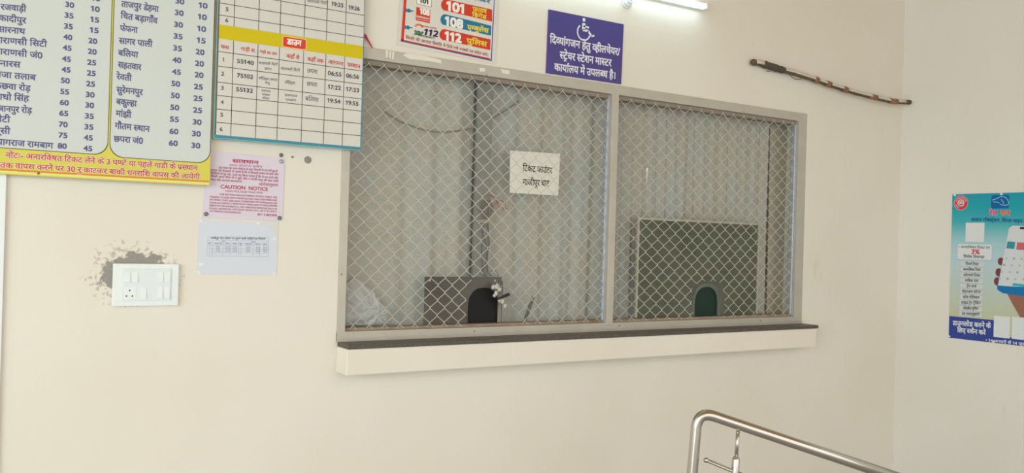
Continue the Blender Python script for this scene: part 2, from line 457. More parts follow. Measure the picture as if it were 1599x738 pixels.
# chain-link mesh: zigzag wires whose bends interlock; cut away around the two ticket openings
def inside(poly, x, z):
    r = False; n = len(poly)
    for i in range(n):
        (x1, z1), (x2, z2) = poly[i], poly[(i+1) % n]
        if (z1 > z) != (z2 > z) and x < (x2-x1)*(z-z1)/(z2-z1)+x1: r = not r
    return r
def wxz(pts, y): return [(wallpt(a, c, y).x, wallpt(a, c, y).z) for a, c in pts]
MY = 0.010
hole_l = wxz([(728, 520), (728, 447), (741, 431), (775, 427), (795, 442), (797, 475), (822, 520)], MY)
hole_r = wxz([(1083, 510), (1082, 447), (1093, 439), (1118, 439), (1129, 448), (1130, 510)], MY)
CH = 0.0655                                          # half width and height of one diamond
def grille(xa, xb, hole, phase, CW):
    mb = MB(); n = int((xb-xa)/CW)+2
    for k in range(-1, n):
        x0 = xa+k*CW+phase
        run = []
        j = 0; z = zb-0.01
        pts = []
        while z < zt+0.03:
            left = (j+k) % 2 == 0
            xc = x0 if left else x0+CW
            e = 0.0022 if left else -0.0022
            yo = MY+(0.0015 if left else -0.0015)
            pts.append(Vector((xc+e*0.2, yo, z-0.0022))); pts.append(Vector((xc-e*0.5, MY, z))); pts.append(Vector((xc+e*0.2, yo, z+0.0022)))
            z += CH/2; j += 1
        fine = []
        for a, c in zip(pts, pts[1:]):
            m_ = 1 if (c-a).length < 0.02 else 4
            for q in range(m_): fine.append(a.lerp(c, q/m_))
        fine.append(pts[-1])
        for p in fine+[None]:
            ok = p is not None and xa < p.x < xb and zb+0.001 < p.z < zt-0.001 and not inside(hole, p.x, p.z)
            if ok: run.append(p)
            else:
                if len(run) > 1: mb.tube(run, 0.0016, 5, caps=True)
                run = []
    return mb
grille(jl+0.001, ml-0.001, hole_l, 0.004, 0.0352).build('wire_mesh', M_wire, win, normals=False)
grille(mr_+0.001, jr-0.001, hole_r, 0.013, 0.0400).build('wire_mesh', M_wire, win, normals=False)

# glass with its arched ticket openings
def arch(xl, xr, zbot, ztop, n=14, power=2.3):
    cx = (xl+xr)/2; rx = (xr-xl)/2; rz = min(ztop-zbot, rx*1.05); z0 = ztop-rz
    pts = [(xl, zbot)]
    for i in range(n+1):
        t = math.pi*(1-i/n); c_, s_ = math.cos(t), math.sin(t)
        pts.append((cx+rx*math.copysign(abs(c_)**(2/power), c_), z0+rz*abs(s_)**(2/power)))
    pts.append((xr, zbot)); return pts
GY = 0.040; M_glass = glass_material()
zg0, zg1 = zb+0.002, zt-0.004
aL = (wallpt(730, 507, GY).x, wallpt(777, 507, GY).x, wallpt(754, 448.8, GY).z)
aR = (wallpt(1084.5, 497, GY).x, wallpt(1120.5, 497, GY).x, wallpt(1103, 447.8, GY).z)
for (x0, x1, a) in ((jl-0.004, ml-0.006, aL), (mr_+0.002, jr-0.006, aR)):
    out = [(x0, zg0)] + arch(a[0], a[1], zg0, a[2]) + [(x1, zg0), (x1, zg1), (x0, zg1)]
    MB().prism(out, GY, GY+0.004).build('glass_pane', M_glass, win)
# inner sash stile
sx0, sx1 = wallpt(741, 300, 0.075).x, wallpt(764, 300, 0.075).x
MB().box(sx0, sx1, 0.066, 0.084, zb-0.01, zt+0.01, bev=0.002).build('sash_stile', mat('grey_sash', '8c8e8a', 0.5, 0.2, noise=0.15, nscale=25), win)

# ------------------------------------------------------------------ ledge under the window
LD = 0.113
lx0 = wallpt(524.5, 560).x; lx1 = wallpt(1275, 525, -LD).x
lz1 = (wallpt(541.3, 544.5, -LD).z+wallpt(1270, 513, -LD).z)/2; lz0 = (wallpt(540, 587.5, -LD).z+wallpt(1260, 541.5, -LD).z)/2
led = empty('trim_1', (lx0, 0, lz0), kind='structure')
bm = MB().box(lx0, lx1, -LD, 0.0, lz0, lz1, bev=0.006)
bm.build('ledge', wall_material('ledge_paint', 'e9e1d3'), led)
MB().box(lx0+0.004, lx1+0.010, -LD-0.004, 0.0, lz1, wz0, bev=0.002).build('stone_top', mat('dark_granite', '5a5148', 0.45, noise=0.35, nscale=80), led)

# ------------------------------------------------------------------ behind the glass
def fabric(name, c, c2):
    m = bpy.data.materials.new(name); m.use_nodes = True; nt = m.node_tree; N = nt.nodes.new; L = nt.links.new
    b = nt.nodes['Principled BSDF']; b.inputs['Roughness'].default_value = 0.75; b.inputs['Specular IOR Level'].default_value = 0.3
    tc = N('ShaderNodeTexCoord'); mp = N('ShaderNodeMapping'); mp.inputs['Scale'].default_value = (6, 6, 1.6); L(tc.outputs['Object'], mp.inputs[0])
    n1 = N('ShaderNodeTexNoise'); n1.inputs['Scale'].default_value = 1.2; n1.inputs['Detail'].default_value = 5; L(mp.outputs[0], n1.inputs['Vector'])
    n2 = N('ShaderNodeTexNoise'); n2.inputs['Scale'].default_value = 130; n2.inputs['Detail'].default_value = 2; L(tc.outputs['Object'], n2.inputs['Vector'])
    r = N('ShaderNodeValToRGB'); r.color_ramp.elements[0].position = 0.40; r.color_ramp.elements[1].position = 0.60
    r.color_ramp.elements[0].color = (*lin(c), 1); r.color_ramp.elements[1].color = (*lin(c2), 1); L(n1.outputs[0], r.inputs[0])
    mr = N('ShaderNodeMapRange'); mr.inputs[1].default_value = 0.3; mr.inputs[2].default_value = 0.7; mr.inputs[3].default_value = 0.86; mr.inputs[4].default_value = 1.12; L(n2.outputs[0], mr.inputs[0])
    mx = N('ShaderNodeMix'); mx.data_type = 'RGBA'; mx.blend_type = 'MULTIPLY'; mx.inputs[0].default_value = 1
    L(r.outputs[0], mx.inputs[6]); L(mr.outputs[0], mx.inputs[7]); L(mx.outputs[2], b.inputs['Base Color']); return m
M_cur = fabric('grey_curtain', 'c0c2be', 'c4bfb4'); M_cur2 = fabric('blue_grey_curtain', 'bec2c1', 'c3beb4')
M_cur3 = fabric('beige_curtain', 'b8ae9b', 'b1a898')
ctop, cbot = wz1+0.10, wz0-0.25
def curtain(pa, pb, y, amp, pitch, m, label, seed=0, group=None):
    rnd = random.Random(seed)
    x0, x1 = wallpt(pa, 300, y).x, wallpt(pb, 300, y).x
    n = max(40, int((x1-x0)/0.006)); rows = 14
    ph = rnd.random()*6; vs = []
    def prof(x, t):
        w = (x-x0)/pitch*2*math.pi+ph+0.5*math.sin((x-x0)*9+seed)
        return amp*(0.75*math.sin(w)+0.3*math.sin(2.3*w+seed))*(0.75+0.35*t)
    for j in range(rows+1):
        t = j/rows; z = ctop+(cbot-ctop)*t
        for i in range(n+1):
            x = x0+(x1-x0)*i/n
            vs.append((x+0.006*math.sin(3*t+seed+i*0.05), y+prof(x, t), z))
    fs = [(j*(n+1)+i, j*(n+1)+i+1, (j+1)*(n+1)+i+1, (j+1)*(n+1)+i) for j in range(rows) for i in range(n)]
    mb = MB().add(vs, fs, 0, True)
    o = mb.build_at('curtain', m, ((x0+x1)/2, y, ctop))
    sd = o.modifiers.new('thickness', 'SOLIDIFY'); sd.thickness = 0.0015
    return tag(o, label, 'curtain', group)
curtain(512, 736, 0.135, 0.010, 0.17, M_cur, 'wide grey curtain behind the left glass, left of the grey upright', 1, 'curtains behind the counter glass')
curtain(757, 951, 0.130, 0.012, 0.15, M_cur2, 'grey curtain behind the pasted paper note, right of the grey upright', 2, 'curtains behind the counter glass')
curtain(955, 1069, 0.130, 0.010, 0.075, M_cur2, 'narrow pleated grey curtain just right of the middle window post', 3, 'curtains behind the counter glass')
curtain(1067, 1200, 0.138, 0.010, 0.085, M_cur, 'pleated grey curtain above the right half of the green panel', 4, 'curtains behind the counter glass')
curtain(1201, 1262, 0.125, 0.004, 0.14, M_cur3, 'flat beige curtain strip at the right end of the window', 5, 'curtains behind the counter glass')

rodz = ctop-0.01
# ticket panels with arched openings
def ticket_panel(name, tl, br, a, y, label, m, m_sh, ztop_px):
    x0, x1 = wallpt(tl[0], tl[1], y).x, wallpt(br[0], br[1], y).x
    zt_ = ztop_px; z0 = zb+0.013
    t = empty(name, ((x0+x1)/2, y, z0), label, 'counter panel', 'ticket panels behind the glass')
    out = [(x0, z0)] + arch(a[0]+0.001, a[1]+0.001, z0, a[2]) + [(x1, z0), (x1, zt_), (x0, zt_)]
    MB().prism(out, y, y+0.006).build('board', m, t)
    MB().box(a[0]-0.03, a[1]+0.03, y+0.0065, y+0.010, z0, a[2]+0.03).build('shutter', m_sh, t)
    return t, x0, x1, z0, zt_
M_brown = mat('dark_brown_laminate', '3a332b', 0.6, spec=0.2, noise=0.12, nscale=30)
M_green = mat('dark_green_laminate', '4e5645', 0.6, spec=0.2, noise=0.12, nscale=20)
BY = 0.047
t, x0, x1, z0, z1 = ticket_panel('ticket_panel', (663, 470), (781.3, 508), aL, BY, 'dark brown ticket panel with black arched opening behind the left mesh', M_brown, mat('black_shutter', '1b1b1c', 0.5, spec=0.2), wallpt(720, 432, BY).z)
for px, py in ((671, 437.5), (773, 438)):
    p = wallpt(px, py, BY); MB().ball((p.x, p.y-0.001, p.z), 0.0065, 0, 1, 0.35, 1, 12).build('screw_cap', mat('grey_screw_cap', 'b3aea3', 0.4), t)
MB().box(aL[1]+0.001, x1+0.001, BY-0.003, BY-0.0003, z0, wallpt(780, 445, BY).z).build('lit_edge_strip', mat('lit_edge_strip', '8c857a', 0.5), t)  # light on the plate's right edge, painted as a paler strip
t, x0, x1, z0, z1 = ticket_panel('ticket_panel', (996, 420), (1181, 440), aR, BY, 'large dark green ticket panel in pale metal frame behind the right mesh', M_green, mat('green_shutter', '1c332a', 0.5, spec=0.25), wallpt(1090, 347, BY).z)
fr = MB(); w_ = 0.012
fr.box(x0-w_, x0, BY-0.006, BY+0.008, z0, z1+w_, bev=0.001).box(x1, x1+w_, BY-0.006, BY+0.008, z0, z1+w_, bev=0.001).box(x0, x1, BY-0.006, BY+0.008, z1, z1+w_, bev=0.001)
fr.build('frame', mat('pale_metal_edge', 'b9b4a6', 0.45, 0.2), t)
ring_o = arch(aR[0]-0.008, aR[1]+0.022, z0, aR[2]+0.020); ring_i = arch(aR[0]+0.001, aR[1]+0.001, z0, aR[2])
MB().prism(ring_o+ring_i[::-1], BY-0.003, BY-0.0002).build('opening_surround', mat('teal_grey_surround', '6f7d77', 0.45), t)

# paper note pasted on the glass
pn = Plane('wall', GY-0.0012)
c4 = [pn.m(796.4, 234.8), pn.m(874.6, 239.8), pn.m(871.8, 305.3), pn.m(796, 300.7)]
note = empty('paper_note', pn.to3(c4[3][0], c4[3][1]), 'white paper note with two handwritten lines pasted on the glass behind the mesh', 'note')
MB().prism([c4[0], c4[1], c4[2], c4[3]], pn.off, pn.off+0.0008).build('sheet', mat('note_paper', 'e4e1d8', 0.8), note)
k = Ink(pn, True); mk = ink('note_black', '3a362f')
k.line('टिकट काउंटर', (816.5, 257.7), (862.3, 262), 9, mk, bold=0.02, lift=0.0004)
k.line('गाजीपुर घाट', (816.5, 279.6), (858, 282), 9, mk, bold=0.02, lift=0.0004)
k.build('lettering', note)

# drooping cable and wire tangle inside
pts = [wallpt(a, c, y) for a, c, y in ((598, 172, .10), (615, 184, .10), (640, 196, .098), (681, 206, .096), (730, 202, .092), (760, 190, .094), (785, 175, .096), (810, 158, .10))]
o = MB().tube(smooth_path(pts), 0.0042, 8).build_at('cable', mat('beige_cable', '8b8071', 0.6), pts[3]); tag(o, 'beige cable drooping across the curtain behind the upper left mesh', 'cable')
wt = empty('wire_bundle', wallpt(757, 345, 0.056), 'tangled bundle of brown and red wires hanging on the grey upright', 'wires')
rnd = random.Random(4); m_ = MB()
for q in range(11):
    th = rnd.random()*6; pp = []
    for s in range(9):
        a = th+s*0.75
        pp.append(wallpt(760+rnd.uniform(5, 11)*math.cos(a)+rnd.uniform(-2, 2), 326+rnd.uniform(7, 17)*math.sin(a)*0.9, 0.056+rnd.uniform(-.006, .006)))
    m_.tube(smooth_path(pp, 4), 0.0024, 6)
m_.build('coiled_wire', mat('brown_wire', '75675a', 0.6), wt)
m_ = MB()
for pth in (((755, 308), (765, 304), (777, 316), (786, 320)), ((766, 304), (775, 310), (779, 322), (793, 326)), ((772, 318), (783, 313), (790, 322), (784, 328))):
    m_.tube(smooth_path([wallpt(a, c, 0.052) for a, c in pth], 5), 0.002, 6)
m_.build('red_wire', mat('red_wire', 'b0584f', 0.5), wt)
MB().box(wallpt(745, 345, .056).x, wallpt(768, 345, .056).x, 0.050, 0.062, wallpt(756, 348, .056).z, wallpt(756, 342.5, .056).z, bev=0.001).build('connector_strip', mat('connector', 'a89f8e', 0.5), wt)
m_ = MB()
for pth in (((752, 348), (754, 368), (752, 392), (754, 420), (758, 431)), ((761, 348), (764, 380), (761, 400), (762, 424), (768, 430)), ((757, 348), (753, 362), (760, 385), (758, 415), (752, 422), (757, 431)), ((764, 430), (770, 423), (776, 426), (779, 434))):
    m_.tube(smooth_path([wallpt(a, c, 0.058) for a, c in pth], 5), 0.0022, 6)
m_.build('hanging_wire', mat('dark_wire', '4f4a44', 0.6), wt)

# crumpled white sack in the left corner
from mathutils import noise as mnoise
HS = zb+0.013; SY = 0.112
prof = [(wallpt(a, c, 0.09).x, wallpt(a, c, 0.09).z) for a, c in ((539, 452), (544, 444), (551, 437), (559, 434), (567, 439), (576, 447), (585, 453), (592, 464), (599, 473), (607, 481), (614, 490), (620, 499), (626, 507))]
NX, NZ = 90, 60; vs = []; fs = []
def top_at(x):
    for (xa, za), (xb, zb2) in zip(prof, prof[1:]):
        if xa <= x <= xb: q_ = (x-xa)/(xb-xa); q_ = q_*q_*(3-2*q_); return za+(zb2-za)*q_
    return HS
for i_ in range(NX+1):
    x = prof[0][0]+(prof[-1][0]-prof[0][0])*i_/NX; zt_ = max(HS+0.004, top_at(x)+0.004*mnoise.noise(Vector((x*60, 2, 1))))
    for j_ in range(NZ+1):
        q_ = j_/NZ; z = HS+(zt_-HS)*q_; hgt = zt_-HS
        bulge = 0.042*min(1, hgt/0.07)*math.sin(math.pi*(0.12+0.88*q_))**0.6*(0.55+0.45*math.sin(math.pi*min(1, (i_/NX)*1.1+0.05)))
        knot = Vector((prof[7][0]-0.005, 0, HS+0.055))                   # folds run together at a pinch
        dx, dz = x-knot.x, z-knot.z; ang = math.atan2(dz, dx); rad_ = math.hypot(dx, dz)
        fold = 0.010*math.sin(ang*7+mnoise.noise(Vector((x*15, z*15, 0)))*3)*min(1, rad_/0.03)*math.exp(-rad_/0.09)
        cr = 0.012*abs(mnoise.noise(Vector((x*30+z*12, z*22-x*14, 7))))+0.005*mnoise.noise(Vector((x*70, z*60, 3)))
        vs.append((x, min(SY-0.002, SY-bulge+fold+cr), z))
nf = len(vs)
fs = [(i_*(NZ+1)+j_, (i_+1)*(NZ+1)+j_, (i_+1)*(NZ+1)+j_+1, i_*(NZ+1)+j_+1) for i_ in range(NX) for j_ in range(NZ)]
rim = [i_*(NZ+1) for i_ in range(NX+1)]+[NX*(NZ+1)+j_ for j_ in range(1, NZ+1)]+[i_*(NZ+1)+NZ for i_ in range(NX-1, -1, -1)]+[j_ for j_ in range(NZ-1, 0, -1)]
vs += [(vs[i_][0], SY, vs[i_][2]) for i_ in rim]
nr = len(rim); fs += [(rim[i_], rim[(i_+1) % nr], nf+(i_+1) % nr, nf+i_) for i_ in range(nr)]+[[nf+i_ for i_ in range(nr)]]
o = MB().add(vs, fs, 0, True).build_at('cloth_bundle', mat('white_plastic_sack', 'ced2d2', 0.45), (prof[6][0], SY, HS))
tag(o, 'crumpled white sack heaped in the left bottom corner behind the mesh', 'sack')

# leaning grey strip, white scraps and black tie by the left opening, small white tassel on the right pane
a, c = wallpt(833, 463, 0.05), wallpt(820, 500, 0.05)
d = (a-c); n = Vector((d.z, 0, -d.x)).normalized()*0.008; mb = MB()
mb.prism([((c-n).x, (c-n).z), ((c+n).x, (c+n).z), ((a+n).x, (a+n).z), ((a-n).x, (a-n).z)], 0.048, 0.054)
tag(mb.build_at('metal_strip', mat('grey_strip', '66635d', 0.6), c), 'short dark grey strip leaning behind the mesh right of the brown panel', 'strip')
def scrap(pts, y, seed, name='paper_scrap'):
    rnd = random.Random(seed); mb = MB()
    for (px, py, r) in pts:
        p = wallpt(px, py, y); s = r*2.7/1000
        bm = bmesh.new(); bmesh.ops.create_icosphere(bm, subdivisions=3, radius=1)
        for v in bm.verts:
            nn = 1+0.9*mnoise.noise(v.co*3.4+Vector((px*1.7, py*1.3, seed)))+0.35*mnoise.noise(v.co*9+Vector((py, px, seed)))
            v.co = Vector((p.x+v.co.x*s*nn*rnd.uniform(.95, 1.05), p.y+v.co.y*0.004*nn, p.z+v.co.z*s*nn))
        mb.bm(bm, 0, True)
    return mb
o = scrap([(770, 448, 3.6), (776, 447, 4.5), (780, 452, 4), (775, 458, 3.6), (772, 461, 2.6), (780, 468, 3.6), (785, 471, 3.8), (789, 477, 3.4), (787, 465, 2.6)], 0.006, 3).build_at('paper_scrap', mat('white_scrap', 'c9c5b8', 0.8), wallpt(778, 458, 0.006))
tag(o, 'torn white paper scrap knotted on the cut mesh beside the black opening', 'paper scrap')
a, c = wallpt(776, 467, -0.001), wallpt(795, 459, -0.001)
o = MB().tube([a, a.lerp(c, .45), a.lerp(c, .5), c], [0.005, 0.0055, 0.0075, 0.0075], 8).build_at('cable_tie', mat('black_tie', '26241f', 0.5), a)
tag(o, 'short black tie stuck through the white paper scrap', 'tie')
a, c = wallpt(1010.5, 262, MY-0.004), wallpt(1009.6, 287, MY-0.004)
o = MB().tube([a, a.lerp(c, .2), a.lerp(c, .25), c], [0.0055, 0.005, 0.0022, 0.0018], 8).build_at('plastic_pin', M_white, c)
tag(o, 'thin white plastic pin hanging in the upper right mesh', 'pin')
rnd = random.Random(9); mb = MB(); base = wallpt(928, 503, 0.006)
for q in range(34):
    p = base+Vector((rnd.uniform(-.03, .03), rnd.uniform(-.004, .004), rnd.uniform(0.0, .012)))
    mb.tube([p, p+Vector((rnd.uniform(-.014, .014), rnd.uniform(-.003, .003), rnd.uniform(-.002, .009)))], 0.0011, 5)
tag(mb.build_at('dry_grass', mat('dry_grass', 'a5875f', 0.9), (base.x, base.y, zb)), 'small tuft of dry brown grass on the frame left of the middle post', 'dry grass')

# ------------------------------------------------------------------ signs on the main wall
def board(name, corners, off, thick, label, cat, m, face='board', square=None):
    pl = Plane('wall', off); q = [pl.m(*c) for c in corners]
    if square is not None:                                     # true upright rectangle, with its left edge
        xr_ = (q[1][0]+q[2][0])/2; zl_ = (q[0][1]+q[1][1])/2; zt_ = max(q[2][1], q[3][1])
        q = [(square, zl_), (xr_, zl_), (xr_, zt_), (square, zt_)]
    t = empty(name, (sum(a for a, b in q)/4, off, min(b for a, b in q)), label, cat)
    MB().prism(q, off, off+thick).build(face, m, t)
    return t, pl, q

# fare board
t, pl, q = board('fare_board', [(0, 269), (326.5, 291.8), (336.5, 0), (347.5, -320)], -0.034, 0.016, 'large yellow and grey fare list board at the upper left', 'notice board', mat('fare_yellow', 'd6cb46', 0.35), square=Plane('wall', -0.034).m(-100, 150)[0]-0.012)
# make it square: rebuild corners from the measured right edge
pr = Ink(pl)
g_ = ink('fare_grey', 'cfd3cf', 0.4); dk = ink('fare_outline', '5c5a3c')
ax = lambda px, py: pl.m(px, py)
right = pl.m(333.0, 140)[0]; dv = pl.m(175.0, 60)[0]
zbl = pl.m(100, 236.8)[1]; zbr = pl.m(260, 249.9)[1]
wR = pl.m(328.2, 246)[0]
ytop = q[3][1]-0.01
for (a0, a1, zb_, cor) in ((pl.m(-100, 150)[0], dv-0.0045, zbl, (0, 0, 0, 1)), (dv+0.0045, wR-0.002, zbr, (0, 0, 1, 1))):
    pr.rrect(a0-0.0025, a1+0.0025, zb_-0.0025, ytop+0.002, 0.045, dk, 0.0004, cor)
    pr.rrect(a0, a1, zb_, ytop, 0.045, g_, 0.0007, cor)
og = ink('fare_orange', 'dd8a2e'); py_ = ink('fare_pale', 'e6e08a'); wh = ink('fare_white', 'efe6d4')
zz = pl.m(0, 264.5)[1]
pr.polym([(q[0][0], pl.m(0, 270)[1]+0.0005), (wR-0.002, pl.m(0, 270)[1]+0.0005), (wR-0.002, zz), (q[0][0], zz)], py_, 0.0004)
pr.polym([(q[0][0], zz-0.003), (wR-0.002, zz-0.003), (wR-0.002, zz+0.003), (q[0][0], zz+0.003)], og, 0.0006)
pr.build('printed_face', t)
tx = Ink(pl); bl = ink('fare_blue', '625f8a'); rd = ink('fare_red', 'c8503f')
for s, L, R in (('रजवाड़ी', (1, 6.3), (41, 10)), ('कादीपुर', (-2, 23.2), (41, 28.2)), ('सारनाथ', (-3, 41), (39.5, 45.1)), ('वाराणसी सिटी', (-9, 57.5), (73.5, 65)), ('वाराणसी जं0', (-9, 75), (66, 83)), ('बनारस', (-10, 93.5), (32, 97)), ('राजा तलाब', (-9, 111), (56, 117)), ('कछवा रोड़', (-9, 128.5), (48, 134)), ('माधो सिंह', (-10, 146), (45.5, 149.8)), ('ज्ञानपुर रोड़', (-12, 164), (50, 168.5)), ('भीटी', (-12, 181), (16, 182.5)), ('झूसी', (-12, 199), (16, 200.5)), ('प्रयागराज रामबाग', (-14, 216), (83, 223.5)),
                ('ताजपुर डेहमा', (189.7, 1.7), (247.8, 10.4)), ('चित बड़ागाँव', (188.6, 20), (246, 28.5)), ('फेफना', (187.6, 39.5), (215, 43)), ('सागर पाली', (185.8, 59), (238, 65)), ('बलिया', (184.7, 78), (215.7, 81.5)), ('सहतवार', (184.3, 96.5), (220.7, 101)), ('रेवती', (182, 115), (205.5, 118)), ('सुरेमनपुर', (182, 135.5), (223, 140)), ('बकुल्हा', (181.7, 154), (213.6, 157.5)), ('मांझी', (181, 172.5), (205, 175.3)), ('गौतम स्थान', (179.5, 191.6), (233.8, 197.5)), ('छपरा जं0', (177.8, 212), (223, 216))):
    tx.line(s, L, R, 8.7, bl, bold=0.035)
C1 = 4.612
for vals in ([(30, 502, 35), (35, 497, 112), (35, 492, 190), (40, 488, 268), (45, 483, 345), (45, 478, 425), (45, 475, 502), (50, 470, 580), (55, 465, 660), (60, 463, 738.6), (65, 459, 815.6), (70, 455, 895.6), (75, 453, 973.6), (80, 448, 1050.6)],
             [(10, 690, -12), (10, 686, 65), (15, 682, 142), (15, 678, 218), (20, 668, 295), (20, 664, 372), (25, 660, 450), (25, 657, 527), (25, 652, 604), (30, 649, 682), (30, 645, 757.6), (35, 643, 835.6), (35, 640, 913.6), (45, 635, 991.6), (45, 632, 1068.6)],
             [(30, 1295, 10), (30, 1290, 93), (30, 1285, 178), (35, 1282, 262), (35, 1278, 348), (40, 1273, 433), (45, 1270, 518), (50, 1265, 603), (50, 1262, 688), (50, 1258, 773.6), (55, 1255, 858.6), (60, 1252, 945.6), (60, 1248, 1030.6)],
             [(10, 1462, 40), (10, 1457, 123), (10, 1452, 208), (15, 1448, 292), (20, 1440, 375), (20, 1436, 458), (20, 1433, 540), (25, 1428, 625), (25, 1425, 709), (25, 1422, 793.6), (30, 1419, 878.6), (30, 1414, 962.6), (30, 1410, 1047.6)]):
    for v, a, c in vals: tx.num(str(v), (a/C1, c/C1), 13.2, 7.8, bl, bold=0.05)
for s, L, R in (('नोटः- अनारक्षित टिकट लेने के 3 घण्टे या पहले गाडी के प्रस्थान', (8.7, 237.6), (308, 258.8)), ('तक वापस करने पर 30 रु काटकर बाकी धनराशि वापस की जायेगी', (0, 253.4), (312, 272.7))):
    tx.line(s, L, R, 7.5, wh, bold=0.11, lift=0.0009); tx.line(s, L, R, 7.5, rd, bold=0.03, lift=0.0013)
tx.build('lettering', t)
p = wallpt(60, 270.5, -0.036); MB().ball((p.x, p.y, p.z), 0.004, 0, 1, 0.6, 1, 10).build('rivet', mat('dark_rivet', '6b5b3e', 0.5), t)

# train timetable
t, pl, q = board('train_timetable', [(333, 215.7), (564, 233.2), (570, 0), (579, -330)], -0.034, 0.014, 'white ruled timetable board with teal edge and yellow band, overlapping the window', 'notice board', mat('timetable_teal', '2f8296', 0.35))
xl, xr_ = q[0][0], q[1][0]; zb_ = q[0][1]
# true rectangle for the face
pr = Ink(pl); tw = ink('timetable_white', 'd6d2ca', 0.4); ln = ink('timetable_rule', '55504c'); ye = ink('timetable_yellow', 'd2bd12'); cy = ink('timetable_cyan', '6fc4cc')
xa, xb = pl.m(338.2, 180)[0], pl.m(563.2, 200)[0]; za = (pl.m(340, 211.5)[1]+pl.m(556, 228)[1])/2
pr.polym([(xa, za), (xb, za), (xb, q[2][1]+0.28), (xa, q[2][1]+0.28)], tw, 0.0004)
cols = [(pl.m(a, 0)[0]*0.5+pl.m(c, 215)[0]*0.5) for a, c in ((366.3, 360.5), (405.4, 398.4), (439.5, 431.5), (476.9, 469.7), (511.5, 505), (540.7, 534.5))]
rows = [(a[1]+c[1])/2 for a, c in ((pl.m(320+730/6.15, 8/6.15), pl.m(566.3, 24)), (pl.m(344.4, 4.1), pl.m(566.3, 42)), (pl.m(343.6, 22.8), pl.m(566.3, 59.3)), (pl.m(341, 79.2), pl.m(566.3, 111.9)), (pl.m(341, 102.4), pl.m(564.8, 132.4)), (pl.m(339.4, 127), pl.m(564.8, 155.4)), (pl.m(339, 147.9), pl.m(564.8, 174.3)), (pl.m(338.5, 169.5), pl.m(564.8, 193.7)), (pl.m(337.6, 190), pl.m(564.8, 212.7)))]
w_ = 0.0013
for x in cols: pr.polym([(x-w_, za), (x+w_, za), (x+w_, q[2][1]+0.28), (x-w_, q[2][1]+0.28)], ln, 0.0006)
for z in rows: pr.polym([(xa, z-w_), (xb, z-w_), (xb, z+w_), (xa, z+w_)], ln, 0.0006)
y1 = (pl.m(342, 37.4)[1]+pl.m(565.5, 72.4)[1])/2; y0 = (pl.m(342, 59.4)[1]+pl.m(565.5, 92.7)[1])/2
pr.polym([(xa, y0), (xb, y0), (xb, y1), (xa, y1)], ye, 0.0008)
b0, b1 = pl.m(442, 66)[0], pl.m(477.5, 68)[0]; c0, c1 = pl.m(460, 75)[1], pl.m(460, 59.5)[1]
pr.rrect(b0-0.003, b1+0.003, c0-0.003, c1+0.003, 0.008, ink('badge_peach', 'f0c79a'), 0.0010); pr.rrect(b0, b1, c0, c1, 0.007, ink('badge_red', 'd8452f'), 0.0012)
pr.polym([(xl+0.0005, zb_+0.0005), (xr_, zb_+0.0005), (xr_, zb_+0.003), (xl+0.0005, zb_+0.003)], cy, 0.0004)
pr.polym([(xl+0.0005, zb_+0.003), (xl+0.003, zb_+0.003), (xl+0.003, q[2][1]+0.28), (xl+0.0005, q[2][1]+0.28)], cy, 0.0004)
pr.build('printed_face', t)
tx = Ink(pl, True); tb = ink('timetable_text', '4b4a56'); trd = ink('timetable_red', 'd0492f')
tx.line('डाउन', (448.5, 60.8), (470.5, 63.9), 8, ink('badge_white', 'f4ece0'), bold=0.06, lift=0.0016)
for s, c in (('5', (354.5, 14.6)), ('6', (354, 31.7)), ('1', (348.5, 93)), ('2', (347.6, 115)), ('3', (346.8, 137.3)), ('4', (346.8, 159.3)), ('5', (346, 179)), ('6', (345.2, 201.6))): tx.num(s, c, 1.6 if s == '1' else 4.2, 6, tb, bold=0.02)
for s, c, w in (('55140', (383, 96.7), 26), ('75102', (382.6, 118.8), 25), ('55132', (381.7, 140.5), 26), ('06:55', (522.4, 115.3), 21), ('06:56', (550.4, 119), 20), ('17:22', (522, 136.4), 20), ('17:23', (550.4, 140), 20), ('19:54', (521.3, 157.6), 20), ('19:55', (549.6, 161), 19.5), ('19:25', (526.8, 7.3), 18), ('19:26', (552.8, 12.7), 17)): tx.num(s, c, w, 6.2, tb, bold=0.03)
for s, L, R, h in (('क्रस', (344.4, 69.6), (357.7, 72.4), 5), ('गाड़ी स.', (376, 73.5), (399, 77), 5), ('गाड़ी का नाम', (405.4, 78.4), (432.2, 82.6), 4), ('कहाँ से', (447.3, 84.5), (467.6, 87.5), 5.5), ('कहाँ तक', (480, 89.4), (505.4, 93), 5.5), ('आगमन', (512.4, 93.5), (536, 97.5), 5.5), ('प्रस्थान', (542.4, 97.6), (562.6, 101.6), 5.5)): tx.line(s, L, R, h, trd, bold=0.02)
for s, L, R, h in (('वाराणसी सिटी', (403.7, 96.3), (433.8, 99.2), 3.6), ('छपरा', (413, 105), (424, 106.5), 3.6), ('वाराणसी सिटी', (438.2, 105), (468.3, 108), 3.8), ('छपरा', (479.3, 107.3), (495.6, 109.3), 6), ('औंड़िहार छपरा', (403.3, 120), (433, 123.2), 3.6), ('डेमू', (413.4, 127), (422, 128.5), 3.4), ('औंड़िहार', (444.2, 126.2), (461.3, 128), 4), ('छपरा', (479, 127.6), (495.3, 129.7), 6), ('प्रयागराज', (408, 139.6), (422.5, 141.4), 3), ('रामबाग', (409, 145.8), (421.3, 147.3), 3), ('बलिया', (409.8, 151.4), (420.4, 152.8), 3), ('प्रयागराज', (444.2, 146.6), (464, 148.4), 3.4), ('रामबाग', (446, 153.7), (461.8, 155.3), 3.4), ('बलिया', (476.8, 150.5), (497.4, 153.2), 6.3), ('वाराणसी सिटी', (480, -0.5), (510.6, 3.2), 4)): tx.line(s, L, R, h, tb)
tx.build('lettering', t)

